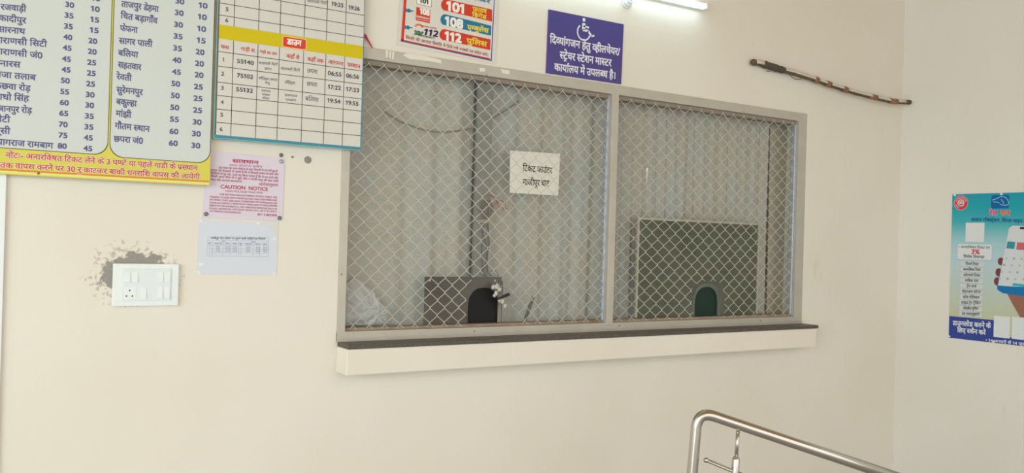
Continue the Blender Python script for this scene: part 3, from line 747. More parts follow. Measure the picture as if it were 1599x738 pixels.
# emergency numbers poster
t, pl, q = board('emergency_poster', [(619.3, 69.8), (774.6, 100.2), (784, -95), (635, -155)], -0.0025, 0.0015, 'white laminated poster of emergency numbers above the window', 'poster', mat('poster_white', 'd9d3ca', 0.3), 'sheet')
k = Ink(pl); wht = ink('emergency_white', 'f0ebe2'); rdd = ink('emergency_red', 'd0402c'); blu = ink('emergency_blue', '3d4f8f'); teal = ink('emergency_teal', '2a7797'); yel = ink('emergency_yellow', 'e9d34a'); brn = ink('emergency_brown', '9a4a3a'); blk = ink('emergency_black', '2d2a2c'); nav = ink('emergency_navy', '2c2850')
k.poly([(625.4, 64.5), (767.8, 95.3), (772.4, 0), (777, -90), (633, -140), (629.5, 0)], blu, 0.0003)
k.poly([(625.6, 62.9), (766.3, 93.0), (771.0, 0), (775.5, -88), (634, -138), (629.7, 0)], ink('emergency_line', 'dcd6cd'), 0.0005)
k.poly([(626, 62.8), (630.5, 63.6), (634.8, 0), (639, -90), (634, -90), (630.5, 0)], rdd, 0.0007)
k.poly([(626, 63.3), (764.5, 92.6), (764.5, 90.8), (626, 61.3)], rdd, 0.0007)
E_ = 6.6625
def X(a, c): return (560+a/E_, c/E_)
def pill(ltop, lbot, rtop, rbot, m):
    A, B = Vector(ltop), Vector(lbot); cx = (A+B)/2; r = (B-A)/2; P_ = [X(*rtop)]
    P_ += [X(cx.x+ex*48*math.cos(0)*-math.sin(th)+0, cx.y-r.y*math.cos(th)+r.y*0.0) for th in [math.pi*i/12 for i in range(13)] for ex in (1,)]
    P_.append(X(*rbot)); k.poly(P_, m, 0.0008)
pill((905, -8), (905, 112), (1388, 100), (1388, 225), rdd)
pill((898, 148), (898, 262), (1380, 268), (1377, 372), teal)
pill((888, 303), (888, 418), (1372, 410), (1368, 522), rdd)
for s, L, R, h in (('101', (918, 14), (1092, 50), 90), ('108', (902, 172), (1082, 210), 88), ('112', (900, 328), (1066, 362), 84)):
    k.line(s, X(*L), X(*R), h/E_, wht, bold=0.07, lift=0.0014)
for s, L, R, h in (('फायर', (1185, 72), (1332, 100), 42), ('ब्रिगेड', (1180, 133), (1330, 162), 38), ('एम्बुलेंस', (1130, 258), (1352, 300), 44), ('पुलिस', (1122, 398), (1335, 440), 48)): k.line(s, X(*L), X(*R), h/E_, yel, bold=0.05, lift=0.0014)
k.line('किसी भी आपात स्थिति में दिये गये नम्बरों पर कॉल करें।', X(490, 375), X(1345, 560), 27/E_, brn, bold=0.02)
k.line('आपातकालीन नम्बर', X(620, -150), X(1368, 4), 34/E_, ink('emergency_title', '2f6f9a'), bold=0.04)
k.poly([X(600, -60), X(760, -25), X(757, 77), X(602, 40)], blk, 0.0007); k.poly([X(604, -58), X(756, -22), X(753, 72), X(606, 37)], wht, 0.0009)
k.line('101', X(636, -14), X(722, 4), 40/E_, blk, bold=0.05)
k.poly([X(600, 72), X(746, 104), X(741, 243), X(593, 210)], rdd, 0.0007)
k.line('108', X(640, 84), X(735, 106), 58/E_, wht, bold=0.07)
k.line('EMERGENCY', X(602, 160), X(738, 190), 17/E_, wht, bold=0.04); k.line('AMBULANCE SERVICE', X(602, 188), X(738, 218), 11/E_, wht)
k.line('112', X(690, 300), X(835, 326), 62/E_, nav, bold=0.05, slant=0.25)
k.line('EMERGENCY', X(580, 345), X(795, 392), 18/E_, blk, bold=0.05, slant=0.2)
k.line('RESPONSE SUPPORT', X(640, 258), X(815, 292), 14/E_, rdd, bold=0.03)
cc = pl.m(*X(628, 305)); rr = 0.020
k.arc(cc, rr, rr, 0.5, 2.7, 0.008, ink('emergency_saffron', 'dd7a3a')); k.arc(cc, rr*1.0, rr*0.95, 3.5, 5.9, 0.010, ink('emergency_green', '3a8a55')); k.arc(cc, rr*0.55, rr*0.55, 3.9, 5.3, 0.005, nav)
for a, c in ((525, 110), (515, 285)):                          # pointing hands
    k.poly([X(a-38, c-22), X(a-22, c-19), X(a-22, c+17), X(a-38, c+13)], teal); k.poly([X(a-20, c-16), X(a, c-22), X(a+12, c-8), X(a+46, c+2), X(a+46, c+10), X(a+14, c+10), X(a+10, c+24), X(a-20, c+16)], teal)
k.build('printed_face', t)

# wheelchair sign
t, pl, q = board('wheelchair_sign', [(853, 113.9), (970, 131.4), (974, 38), (857, 14.6)], -0.006, 0.005, 'purple and white wheelchair notice board above the window post', 'sign', mat('sign_violet', '46428a', 0.35, noise=0.3, nscale=2.2, col2='4a3f84'))
k = Ink(pl); w = ink('sign_white', 'e4e0ea')
k.line('दिव्यांगजन हेतु व्हीलचेयर/', (858.6, 56.0), (967.8, 76.5), 10.6, w, bold=0.035)
k.line('स्ट्रेचर स्टेशन मास्टर', (874, 80.2), (954.8, 93.4), 10.6, w, bold=0.035)
k.line('कार्यालय में उपलब्ध है।', (865.6, 99), (960.5, 113), 10.6, w, bold=0.035)
def W(a, c): return pl.m(840+a/5.271, c/5.271)
hc = W(378, 163); k.disc(hc, 0.0092, w)
def wl(pts, wd): v, f = stroke([W(*p) for p in pts], wd); k.mb.add([pl.to3(a, b, 0.001) for a, b in v], f, k.mi(w))
wl([(377, 190), (374, 246)], 0.019); wl([(374, 214), (420, 229)], 0.0085); wl([(368, 246), (415, 256)], 0.011); wl([(410, 252), (442, 300)], 0.011); wl([(436, 301), (464, 293)], 0.0085)
wc = W(376, 267); k.arc(wc, 0.037, 0.037, math.radians(128), math.radians(345), 0.0075, w, n=40)
k.build('lettering', t)

# caution notice
t, pl, q = board('caution_notice', [(315.7, 340), (441, 344.3), (444.6, 246.4), (325, 236)], -0.003, 0.0025, 'pink laminated caution notice screwed to the wall under the timetable', 'notice', mat('notice_pink', 'd9cdda', 0.35), 'sheet')
k = Ink(pl); mg = ink('notice_magenta', 'bd7590'); mgd = ink('notice_crimson', 'bd4660')
S5 = 6.706
def Y(a, c): return (300+a/S5, 230+c/S5)
k.line('सावधान', Y(420, 124), Y(697, 144), 32/S5, mgd, bold=0.05)
k.line('उच्च वोल्टेज कर्षण', Y(385, 174), Y(735, 194), 22/S5, mg)
for s, L, R in (('इस लाइन का उच्च वोल्टेज के साथ बिजली के तार लगे हुए हैं', (278, 202), (893, 240)), ('जनता को चेतावनी दी जाती है कि वे बिजली कर्षण के तारों और', (195, 228), (903, 276)), ('फिटिंगों से दूर रहें। उन्हें यह किया जाता है कि वे इन तारों और', (195, 260), (903, 313)), ('किसी अन्य चीज से न छुयें और न लम्बी धातु की छड़ आदि', (195, 292), (903, 346)), ('लेकर चलें। यह काम खतरनाक है', (195, 327), (520, 350))): k.line(s, Y(*L), Y(*R), 18/S5, mg, bold=0.03)
k.line('आदेशानुसार', Y(698, 371), Y(900, 384), 26/S5, mg, bold=0.02)
k.line('CAUTION  NOTICE', Y(300, 390), Y(793, 420), 36/S5, mgd, bold=0.03)
k.line('HIGH VOLTAGE TRACTION', Y(350, 446), Y(740, 466), 18/S5, mg, bold=0.02)
for s, L, R in (('THIS SECTION HAS ELECTRIFIED TRACKS. PUBLIC ARE', (285, 481), (888, 515)), ('WARNED TO KEEP AWAY FROM ELECTRIC TRACTION WIRES AND', (185, 508), (888, 546)), ('FITTINGS. THEY ARE ALSO FORBIDDEN TO APPROACH OR', (185, 538), (888, 576)), ('COME IN CONTACT WITH SUCH WIRES AND FITTINGS EITHER', (182, 568), (888, 605)), ('DIRECTLY OR INDIRECTLY, OR THROUGH ARTICLES SUCH AS', (180, 598), (888, 635)), ('POLES, BAMBOOS, METALLIC RODS, ETC. AS IT IS LIKELY', (180, 628), (888, 663)), ('TO PROVE DANGEROUS', (178, 657), (508, 675))): k.line(s, Y(*L), Y(*R), 17/S5, mg, bold=0.03)
k.line('BY ORDER', Y(688, 690), Y(888, 700), 22/S5, mgd, bold=0.02)
k.build('lettering', t)
for px, py, c in ((439, 252, 'a7a9ad'), (321.6, 334, '77767a'), (436.5, 340.2, '77767a')):
    p = wallpt(px, py, -0.004); MB().tube([p+Vector((0, .002, 0)), p+Vector((0, -.003, 0)), p+Vector((0, -.004, 0))], [0.0078, 0.0078, 0.004], 14).build('screw', mat('notice_screw_'+c, c, 0.4, 0.5), t)

# photocopied schedule sheet
t, pl, q = board('schedule_sheet', [(308, 427.7), (432, 429), (434, 369), (413, 347.5), (310.4, 342.7)], -0.0018, 0.0010, 'white paper sheet with small printed table taped below the pink notice', 'paper sheet', mat('sheet_paper', 'd6dae4', 0.7), 'sheet')
k = Ink(pl); gy = ink('sheet_rule', '9aa3b4'); gt = ink('sheet_text', '6f7786')
def Z(a, c): return (300+a/S5, 330+c/S5)
for A, B in (((165, 262), (803, 270)), ((163, 300), (803, 310)), ((163, 325), (803, 334)), ((162, 350), (802, 356)), ((180, 385), (800, 392)), ((180, 408), (800, 414)), ((180, 432), (800, 438)), ((157, 466), (800, 473)), ((165, 262), (157, 466)), ((803, 270), (800, 473)), ((487, 304), (484, 470)), ((185, 352), (181, 466)), ((213, 325), (210, 466)), ((325, 326), (320, 467)), ((405, 328), (402, 468)), ((512, 330), (507, 470)), ((640, 332), (636, 471)), ((710, 332), (706, 472))): k.bar(Z(*A), Z(*B), 0.0008, gy, 0.0003)
k.line('गाजीपुर घाट स्टेशन पर रुकने वाली गाड़ियों का विवरण', Z(195, 270), Z(768, 277), 18/S5, gt, bold=0.03, lift=0.0005)
for s, L, w in (('अप', (310, 306), 34), ('डाउन', (618, 312), 50), ('क्र.', (168, 328), 34), ('गाड़ी सं0', (235, 330), 72), ('आगमन', (345, 331), 46), ('प्रस्थान', (425, 331), 42), ('क्र.', (492, 332), 34), ('गाड़ी सं0', (555, 335), 68), ('आगमन', (662, 336), 44), ('प्रस्थान', (742, 338), 42)): k.line(s, Z(*L), Z(L[0]+w, L[1]+1), 13/S5, gt, lift=0.0005)
for r_ in range(3):
    for x_, s in ((248, '55139'), (350, '19:25'), (425, '19:26'), (565, '55140'), (668, '06:55'), (745, '06:56')): k.line(s, Z(x_, 360+23*r_+x_*.012), Z(x_+44, 360+23*r_+x_*.012), 13/S5, gt, lift=0.0005)
k.build('lettering', t)
for pts in (((70, 85), (108, 88), (104, 112), (75, 116)), ((672, 106), (712, 110), (706, 136), (676, 138)), ((845, 268), (885, 272), (882, 300), (846, 302)), ((60, 535), (118, 540), (128, 558), (70, 575)), ((54, 622), (88, 626), (80, 658), (50, 656)), ((840, 640), (880, 640), (876, 668), (836, 670))):
    MB().prism([pl.m(*Z(*p)) for p in pts], pl.off-0.0011, pl.off-0.0004).build('tape', mat('white_tape', 'e6e6e0', 0.4), t)
MB().prism([pl.m(*Z(*p)) for p in ((735, 97), (905, 100), (892, 268), (872, 268))], pl.off+0.0002, pl.off+0.0008).build('torn_corner', mat('corner_paper', 'dad9d4', 0.7), t)

# ------------------------------------------------------------------ switchboard
pl = Plane('wall', -0.016)
q = [pl.m(175, 477.6), pl.m(277.6, 477.3), pl.m(280.4, 412.3), pl.m(177, 410.7)]
x0, x1 = (q[0][0]+q[3][0])/2, (q[1][0]+q[2][0])/2; z0, z1 = (q[0][1]+q[1][1])/2, (q[2][1]+q[3][1])/2
t = empty('switchboard', ((x0+x1)/2, 0, z0), 'white electrical switchboard plate with rockers and a three-pin socket in stained plaster', 'switchboard')
MB().box(x0, x1, -0.016, -0.0002, z0, z1, bev=0.003).build('cover_plate', M_white, t)
w, h = x1-x0, z1-z0
def u(a, c): return x0+(a-284)/(917-284)*w, z1-(c-254)/(661-254)*h
a0, c0 = u(372, 302); a1, c1 = u(838, 612)
M_w2 = mat('switch_white', 'dfe5e6', 0.28)
MB().box(a0, a1, -0.0195, -0.0162, c1, c0, bev=0.0012).build('module_frame', M_w2, t)
for (sa, sb, st, sbt) in ((388, 440, 335, 432), (460, 514, 335, 432), (706, 758, 335, 432), (772, 826, 335, 432), (540, 600, 482, 588), (706, 758, 478, 588), (772, 826, 478, 588)):
    e0, g0 = u(sa, st); e1, g1 = u(sb, sbt); y0_ = -0.0197
    mb = MB(); zm = (g0+g1)/2
    mb.add([(e0, y0_, g0), (e1, y0_, g0), (e1, y0_, g1), (e0, y0_, g1), (e0, y0_-0.001, g0), (e1, y0_-0.001, g0), (e1, y0_-0.0045, g1), (e0, y0_-0.0045, g1)], [(0, 1, 2, 3), (4, 5, 6, 7), (0, 1, 5, 4), (3, 2, 6, 7), (0, 3, 7, 4), (1, 2, 6, 5)])
    mb.build('rocker_switch', M_white, t)
e0, g0 = u(388, 478); e1, g1 = u(500, 592)
so = MB().box(e0, e1, -0.0205, -0.0197, g1, g0).build('socket', M_white, t)
for a, c in ((442, 510), (413, 563), (468, 563)):
    e, g = u(a, c); MB().tube([(e, -0.0212, g), (e, -0.0206, g)], 0.0028, 12).build('socket_hole', mat('socket_dark', '4a4d4c', 0.6), so)

# white trunking at the far left
xx = wallpt(10, 272).x
o = MB().box(xx-0.032, xx, -0.014, -0.0002, 0.0, 2.2, bev=0.002).build_at('cable_trunking', M_white, (xx-0.016, 0, 0)); tag(o, 'white vertical cable trunking running down under the fare board', 'trunking')

# wall plugs, ribbon
o = MB()
def plug(px, py, r, c, label):
    p = wallpt(px, py)
    mb = MB().tube([p+Vector((0, -.0002, 0)), p+Vector((0, -.003, 0)), p+Vector((0, -.0042, 0))], [r, r*0.95, r*0.6], 12)
    tag(mb.build_at('wall_plug', mat('plug_'+c, c, 0.8), p), label, 'wall plug', 'wall plugs beside the pink notice')
plug(439, 242, 0.0080, '757069', 'round grey wall plug just above the pink notice corner')
plug(456.5, 245, 0.0042, '6f675c', 'tiny dark plug between the pink notice and the larger grey plug')
plug(480.5, 249.5, 0.0145, '8f8a84', 'largest grey filler plug on the wall beneath the timetable')
pts = [wallpt(568, 52, -0.012), wallpt(571, 58, -0.016), wallpt(576, 66, -0.016), wallpt(581, 75, -0.012)]
mb = MB(); vs = []
for i, p in enumerate(smooth_path(pts, 5)):
    ww = 0.012*(1-0.75*(i/15)); vs += [p+Vector((-ww, 0, ww*0.4)), p+Vector((ww, -0.002, -ww*0.4))]
mb.add(vs, [(2*i, 2*i+1, 2*i+3, 2*i+2) for i in range(len(vs)//2-1)], 0, True)
o = mb.build_at('ribbon', mat('red_ribbon', 'b8303c', 0.6), pts[0]); o.modifiers.new('t', 'SOLIDIFY').thickness = 0.001
tag(o, 'small red ribbon end sticking out beside the timetable', 'ribbon')

# ------------------------------------------------------------------ tube light and lamp holder
LY = -0.045
pE = wallpt(1103, 10.2, LY); pz = pE.z
t = empty('tube_light', (pE.x-0.6, 0, pz), 'lit white tube light fixed high on the wall', 'tube light')
MB().box(pE.x-1.22, pE.x-0.006, -0.030, -0.0002, pz-0.014, pz+0.014, bev=0.003).build('batten', M_white, t)
MB().tube([(pE.x-1.19, LY, pz), (pE.x-0.012, LY, pz)], 0.0125, 16).build('tube', mat('lit_tube', 'd2f3ff', 0.3, emit=10.0), t)
for xx in (pE.x-1.205, pE.x-0.012):
    MB().box(xx, xx+0.013, LY-0.014, -0.029, pz-0.014, pz+0.014, bev=0.003).build('end_cap', M_white, t)
p = wallpt(978, 2.5)
t = empty('lamp_holder', p, 'round white lamp holder without bulb left of the tube light', 'lamp holder')
MB().tube([p+Vector((0, a, 0)) for a in (-0.0002, -0.006, -0.009, -0.010)], [0.034, 0.034, 0.031, 0.026], 28).build('base', M_white, t)
MB().tube([p+Vector((0, a, 0)) for a in (-0.010, -0.020, -0.024, -0.0245)], [0.027, 0.027, 0.024, 0.019], 28).build('collar', M_white, t)
so = MB().tube([p+Vector((0, a, 0)) for a in (-0.0246, -0.032, -0.034)], [0.016, 0.016, 0.013], 24).build('socket', M_white, t)
MB().tube([p+Vector((0.004, a, 0.003)) for a in (-0.0341, -0.0348)], 0.004, 12).build('socket_hole', mat('lamp_contact', '6d6b66', 0.5), so)

# ------------------------------------------------------------------ painted stick wedged in the corner
cl = [(1174.5, 97), (1187, 98.5), (1206, 104.5), (1219, 108.5), (1234, 112), (1255, 118.5), (1274, 124.5), (1292.5, 131), (1319, 139.5), (1337.5, 145), (1358, 150), (1379, 155), (1397.5, 158.5), (1420.5, 159.5)]
ys = [-0.024-0.05*(i/(len(cl)-1))**1.6 for i in range(len(cl))]
cp = [wallpt(a, c, y) for (a, c), y in zip(cl, ys)]
cp[-1].x = min(cp[-1].x, XR-0.003)
sm = smooth_path(cp, 5)
rr = [0.0175-0.003*min(1, i/len(sm)*1.6)+0.0008*math.sin(i*1.3) for i in range(len(sm))]
rr[0] *= 0.85
st = empty('wooden_stick', cp[0], 'crooked wooden stick wrapped in white and rust red strips, wedged into the wall corner', 'stick')
MB().tube(sm, rr, 12).build('branch', mat('bark', '6b5a47', 0.85, noise=0.5, nscale=45, bump=0.6, bscale=70), st)
def shell(i0, i1, a0, a1, k, name, m, lift=0.0012):
    vs, fs, n = [], [], 8
    for i in range(i0, i1+1):
        t_ = (sm[min(i+1, len(sm)-1)]-sm[max(i-1, 0)]).normalized()
        up = (Vector((0, 0, 1))-t_*t_.z).normalized(); fr_ = t_.cross(up)   # fr_ points to the room or wall
        if fr_.y > 0: fr_ = -fr_
        for q_ in range(n+1):
            th = a0+(a1-a0)*q_/n
            vs.append(sm[i]+(up*math.sin(th)+fr_*math.cos(th))*(rr[i]+lift))
    fs = [((i)*(n+1)+q_, i*(n+1)+q_+1, (i+1)*(n+1)+q_+1, (i+1)*(n+1)+q_) for i in range(i1-i0) for q_ in range(n)]
    o = MB().add(vs, fs, 0, True).build(name, m, st); o.modifiers.new('t', 'SOLIDIFY').thickness = 0.0008
    return o
M_sw = mat('stick_white', 'd9d0bd', 0.6, noise=0.2, nscale=60); M_red = mat('stick_rust', '96694f', 0.7, noise=0.25, nscale=60)
shell(17, len(sm)-3, -0.25, 1.25, 0, 'white_strip', M_sw)
shell(2, 6, -0.5, 1.1, 0, 'white_strip', M_sw)
def near(px): return min(range(len(sm)), key=lambda i: abs(sm[i].x-wallpt(px, 120, sm[i].y).x))
for px, wd in ((1274, 1), (1292.5, 1), (1318, 1), (1361, 2), (1396, 2)):
    i = near(px); vs = []
    a, c = max(0, i-wd), min(len(sm)-1, i+wd)
    pa, pc = sm[i].lerp(sm[a], 0.75), sm[i].lerp(sm[c], 0.75)
    MB().tube([pa, sm[i], pc], rr[i]+0.0019, 14).build('red_band', M_red, st)
m_ = MB(); rnd = random.Random(2)
for i in range(7, 16):
    for q_ in range(3):
        p0 = sm[i].lerp(sm[i+1], q_/3); rad = rr[i]+rnd.uniform(-0.0005, .0025)
        ring = []
        for s in range(13):
            th = s/12*2*math.pi
            ring.append(p0+Vector((0.006*math.sin(th+q_), math.cos(th)*rad, math.sin(th)*rad)))
        m_.tube(ring, 0.0022, 5, caps=False)
m_.tube(smooth_path([sm[9]+Vector((0, -.012, -.018)), sm[8]+Vector((.005, -.012, -.034)), sm[7]+Vector((0, -.012, -.038))], 4), 0.002, 5)
m_.tube(smooth_path([sm[18]+Vector((0, -.014, -.016)), sm[21]+Vector((0, -.014, -.038)), sm[23]+Vector((.01, -.014, -.03))], 4), 0.002, 5)
m_.build('twine', mat('dark_twine', '5b5548', 0.9), st)

# ------------------------------------------------------------------ handrail
HT = 3.45                                                       # distance to the rail
hr = Vector((_cy, -_sy, 0))
def hp(px, py): return depthpt(px, py, HT)
p_bend0, p_bend1 = hp(1087.0, 668), hp(1117, 651.5)
corner = hp(1089.5, 641.0)
pend = hp(1470, 768.0)
lean = hr*-0.055                                               # the post stands slightly out of plumb
foot = Vector((corner.x, corner.y, 0.0))+lean
t = empty('handrail', foot, 'stainless steel handrail sloping down to the right in the foreground', 'handrail')
RH = 17.0/FPX*HT/2
d1 = Vector((0, 0, 1)); d2 = (pend-corner).normalized(); bl_ = 0.068
arc_ = []
d1 = (corner-foot).normalized()
A = corner-d1*bl_; B = corner+d2*bl_
for i in range(13):
    s = i/12; arc_.append(A*(1-s)**2+corner*2*s*(1-s)+B*s*s)
path = [foot, foot.lerp(A, 0.6)]+arc_+[corner+d2*0.4, pend]
MB().tube(path, RH, 28).build('rail', M_steel, t)
foot2 = Vector((pend.x, pend.y, 0)); MB().tube([foot2, pend+Vector((0, 0, -0.0))], RH, 24).build('end_post', M_steel, t)
for f_ in (foot, foot2):
    MB().tube([f_, f_+Vector((0, 0, .006)), f_+Vector((0, 0, .012))], [0.05, 0.05, 0.03], 28).build('floor_flange', M_steel, t)
k0 = hp(1152.3, 672); bt = hp(1149.6, 712)
MB().tube([k0, bt-Vector((0, 0, 0.01))], 5.6/FPX*HT/2, 14).build('rod', M_steel, t)
R2 = 12.4/FPX*HT/2
bdir = (k0-bt).normalized(); bfoot = bt-bdir*(bt.z/bdir.z)
MB().tube([bfoot, bt-bdir*0.014, bt-bdir*0.005, bt], [R2, R2, R2*0.85, R2*0.35], 20).build('baluster', M_steel, t)
c0 = hp(1102.8, 718.0); sl_ = hp(1141, 733.5)-c0
mr0 = MB().tube([c0, c0+sl_*7.5], 6.2/FPX*HT/2, 14).build('lower_bar', M_steel, t)
MB().ball(c0, 8.6/FPX*HT/2).build('ball_end', M_steel, mr0)

# ------------------------------------------------------------------ app poster on the right wall
pl = Plane('side', XR-0.0025)
a0, a1 = (pl.m(1488.7, 302.8)[0]+pl.m(1480, 526.5)[0])/2, 0
z1 = (pl.m(1488.7, 302.8)[1]+pl.m(1599, 300.3)[1])/2; z0 = (pl.m(1480, 526.5)[1]+pl.m(1599, 540.4)[1])/2
a1 = a0+(z1-z0)*0.68
pm = bpy.data.materials.new('poster_print'); pm.use_nodes = True; nt = pm.node_tree; bs = nt.nodes['Principled BSDF']; bs.inputs['Roughness'].default_value = 0.35
tc = nt.nodes.new('ShaderNodeTexCoord'); sp = nt.nodes.new('ShaderNodeSeparateXYZ'); nt.links.new(tc.outputs['Generated'], sp.inputs[0])
rp = nt.nodes.new('ShaderNodeValToRGB'); nt.links.new(sp.outputs[2], rp.inputs[0]); nt.links.new(rp.outputs[0], bs.inputs['Base Color'])
el = rp.color_ramp.elements; el[0].position = 0.14; el[0].color = (*lin('c3c6a2'), 1); el[1].position = 1.0; el[1].color = (*lin('0a9cb4'), 1)
for ps, c in ((0.30, 'c2cdc2'), (0.52, 'bcd3dc'), (0.66, 'a9d0d8'), (0.80, '3fb2bd'), (0.9, '12a3b6')):
    e = el.new(ps); e.color = (*lin(c), 1)
t = empty('app_poster', pl.to3((a0+a1)/2, z0), 'teal and white ticket app poster with a phone, taped on the right wall', 'poster')
MB().box(XR-0.0025, XR-0.001, -a1, -a0, z0, z1).build('sheet', pm, t)
k = Ink(pl); pb = ink('poster_blue', '38489a'); pw = ink('poster_white_ink', 'dfe3e6'); pd = ink('poster_darkblue', '1f4f86'); pr_ = ink('poster_red', 'd2454f'); pk = ink('poster_text', '4c5260'); chip = ink('poster_chip', 'd3d8da'); skin = ink('poster_skin', '9a6a5c'); skd = ink('poster_skin_dark', '7f4148')
zbd = pl.m(1481, 492.9)[1]
k.polym([(a0, z0), (a1, z0), (a1, pl.m(1599, 528.5)[1]), (pl.m(1552.5, 500)[0], pl.m(1599, 528.5)[1]), (pl.m(1552.5, 500)[0], zbd), (a0, zbd)], pb, 0.0003)
k.line('डाउनलोड करने के', (1488, 500.6), (1547.3, 505.2), 6.6, pw, bold=0.04, lift=0.0006)
k.line('लिए स्कैन करें', (1495, 511.5), (1539.3, 515.8), 6.6, pw, bold=0.04, lift=0.0006)
k.line('• 14 जनवरी से 14 जुलाई 2026 तक', (1539.3, 528.6), (1640, 539.5), 4.2, pw, bold=0.03, lift=0.0006)
# round railway emblem
c = pl.m(1500.6, 316.6); r = (pl.m(1500.6, 305)[1]-pl.m(1500.6, 328)[1])/2
k.disc(c, r, ink('emblem_pale', 'dba9b4'), 0.0003); k.disc(c, r*0.92, pr_, 0.0005); k.arc(c, r*0.72, r*0.72, 0.2, 2.9, r*0.14, ink('emblem_pink', 'e3a8ae'), 0.0007); k.arc(c, r*0.72, r*0.72, 3.4, 4.3, r*0.14, ink('emblem_pink', 'e3a8ae'), 0.0007); k.disc(c, r*0.5, ink('emblem_light', 'dfc6c8'), 0.0007); k.arc(c, r*0.25, r*0.28, 0, 6.28, r*0.1, ink('emblem_grey', 'b79ba0'), 0.0009)
k.rrect(c[0]-r*0.22, c[0]+r*0.22, c[1]-r*0.3, c[1]-r*0.15, r*0.05, ink('emblem_grey', 'b79ba0'), 0.0009)
# blue tile with a white line drawing of a fast train
A, B = pl.m(1547.5, 325.5), pl.m(1576, 303.8)
k.rrect(A[0], B[0], A[1], B[1], 0.012, ink('tile_blue', '0a67a6'), 0.0004)
def V_(fx, fy): return (A[0]+(B[0]-A[0])*fx, A[1]+(B[1]-A[1])*fy)
lt = ink('tile_line', '9fd0ec')
def pln(pts, w): 
    q_ = [V_(*p) for p in pts]; s_ = [(v.x, v.y) for v in smooth_path([Vector((a, b, 0)) for a, b in q_], 6)]
    v, f = stroke(s_, w); k.mb.add([pl.to3(a, b, 0.0008) for a, b in v], f, k.mi(lt))
pln([(0.06, .62), (.3, .74), (.55, .88), (.78, .82), (.95, .55), (.97, .32), (.85, .24), (.62, .26), (.5, .32)], 0.0035); pln([(.10, .50), (.32, .48), (.48, .40)], 0.0028); pln([(.56, .68), (.66, .5), (.72, .36)], 0.0032)
wo = ink('poster_glow', 'cfe0e6')
for s, L, R, m_ in (('रेल', (1545, 328.6), (1558, 328.8), ink('poster_magenta', 'cf4a7e')), ('वन', (1562.5, 328.6), (1577.5, 329), ink('poster_orange', 'e0603f'))):
    k.line(s, L, R, 7, wo, bold=0.11, lift=0.0006); k.line(s, L, R, 7, m_, bold=0.06, lift=0.0010)
k.line('आसान रजिस्ट्रेशन, सिंगल साइन-ऑन', (1516.3, 340.2), (1611, 343), 4.8, pd, bold=0.03, lift=0.0006)
def rr_px(x0, y0, x1, y1, r, m, lift=0.0005):
    A, B = pl.m((x0+x1)/2, y1), pl.m((x0+x1)/2, y0); k.rrect(pl.m(x0, y0)[0], pl.m(x1, y0)[0], A[1], B[1], r, m, lift)
rr_px(1508.2, 347.5, 1537.5, 377.5, 0.004, pw)
rr_px(1495, 381.5, 1549.5, 406, 0.012, ink('poster_card_edge', 'b9c0d4'), 0.0004); rr_px(1495.5, 381.2, 1549, 405, 0.012, pw)
k.line('• अनारक्षित टिकट पर', (1497, 383.6), (1546, 385), 3.4, pk, bold=0.02, lift=0.0008); k.line('3%', (1517, 389.2), (1530, 389.6), 7, pr_, bold=0.04, lift=0.0008); k.line('विशेष रियायत', (1504.5, 398.4), (1537.5, 399.5), 3.8, pk, bold=0.03, lift=0.0008)
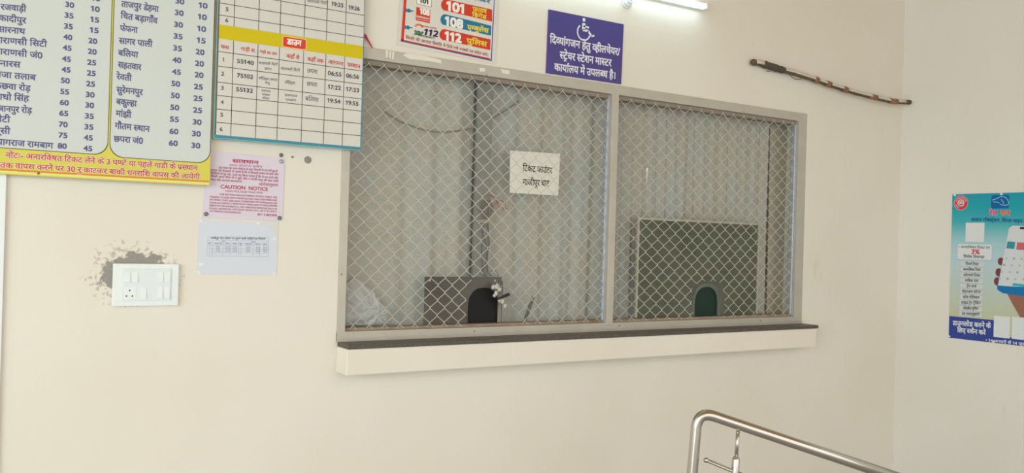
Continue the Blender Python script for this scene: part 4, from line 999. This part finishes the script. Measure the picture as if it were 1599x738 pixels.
for i, s in enumerate(('रिजर्व टिकट', 'अनारक्षित टिकट', 'प्लेटफार्म टिकट', 'मासिक पास', 'ट्रेन सर्च', 'पीएनआर स्टेटस', 'कोच पोजिशन', 'लाइव ट्रेन ट्रैकिंग', 'फीडबैक सुविधा', 'रेल मददसुझाव')):
    yc = 412.3+8.66*i; sh = -0.30*i*0.9
    rr_px(1500.0+sh, yc-3.6, 1536.5+sh, yc+4.0, 0.005, ink('chip_edge', 'b4bcc4'), 0.0004); rr_px(1500.2+sh, yc-3.7, 1536.2+sh, yc+3.4, 0.005, chip, 0.0006)
    hw = (11, 14.5, 14, 11, 8, 15.5, 13.5, 16, 12.5, 14.5)[i]*0.95
    k.line(s, (1518.3+sh-hw, yc-2.6), (1518.3+sh+hw, yc-1.9), 3.8, pk, bold=0.03, lift=0.0009)
# hand holding a phone
for px, py, rx, ry in ((1563, 408, 5, 6), (1559.5, 425, 5, 6.5), (1557.5, 439, 5.5, 6.5)):
    cc = pl.m(px, py); k.disc(cc, abs(pl.m(px+rx, py)[0]-cc[0]), skd, 0.0004, rz=cc[1]-pl.m(px, py+ry)[1])
k.poly([(1571, 455), (1640, 458), (1650, 540), (1612, 520), (1594, 497), (1582, 476)], skin, 0.0004)
def ph(pts, m, lift): k.poly(pts, m, lift)
ph([(1579, 351), (1635, 352), (1622, 466), (1566, 457.5), (1557.5, 452), (1557, 446)], ink('phone_case', '1676b4'), 0.0007)
ph([(1580.5, 351.8), (1633, 353), (1621, 448), (1581, 447), (1558.5, 445.5), (1575.5, 357)], ink('phone_screen', 'd6dbdf'), 0.0010)
ph([(1593, 354), (1608, 354.5), (1607, 358), (1592.5, 357.5)], blk, 0.0012)
ph([(1582, 441.5), (1620, 446), (1619, 449), (1581, 446)], ink('phone_teal', '3ab2c4'), 0.0012)
ph([(1573.5, 376.5), (1585.5, 377.5), (1584, 388.5), (1571.5, 387.5)], ink('phone_card_teal', '3f93a6'), 0.0012); ph([(1588.5, 378), (1612, 379.5), (1610.5, 391), (1587, 389.5)], ink('phone_card_red', 'd06a74'), 0.0012)
for r_ in range(4):
    for c_ in range(4):
        cc = pl.m(1571.5+12*c_-3.3*r_, 403+10.5*r_+0.5*c_); k.disc(cc, 0.0065, ink('phone_icon_%d' % ((r_+c_) % 3), ('b8bec6', '9aa4b4', 'c9b4bc')[(r_+c_) % 3]), 0.0012, 10)
rr_px(1552.2, 493.5, 1577.5, 527, 0.002, pw); rr_px(1580.5, 495, 1607, 530, 0.002, pw)
k.build('printed_face', t)
for px, py in ((1490.8, 304.5), (1563.5, 303), (1481.8, 524.8), (1551.3, 533)):
    p = sidept(px, py, XR-0.003); MB().ball((p.x, p.y, p.z), 0.0085, 0, 0.35, 1, 0.8, 12).build('tape_dot', mat('white_tape', 'e6e6e0', 0.4), t)
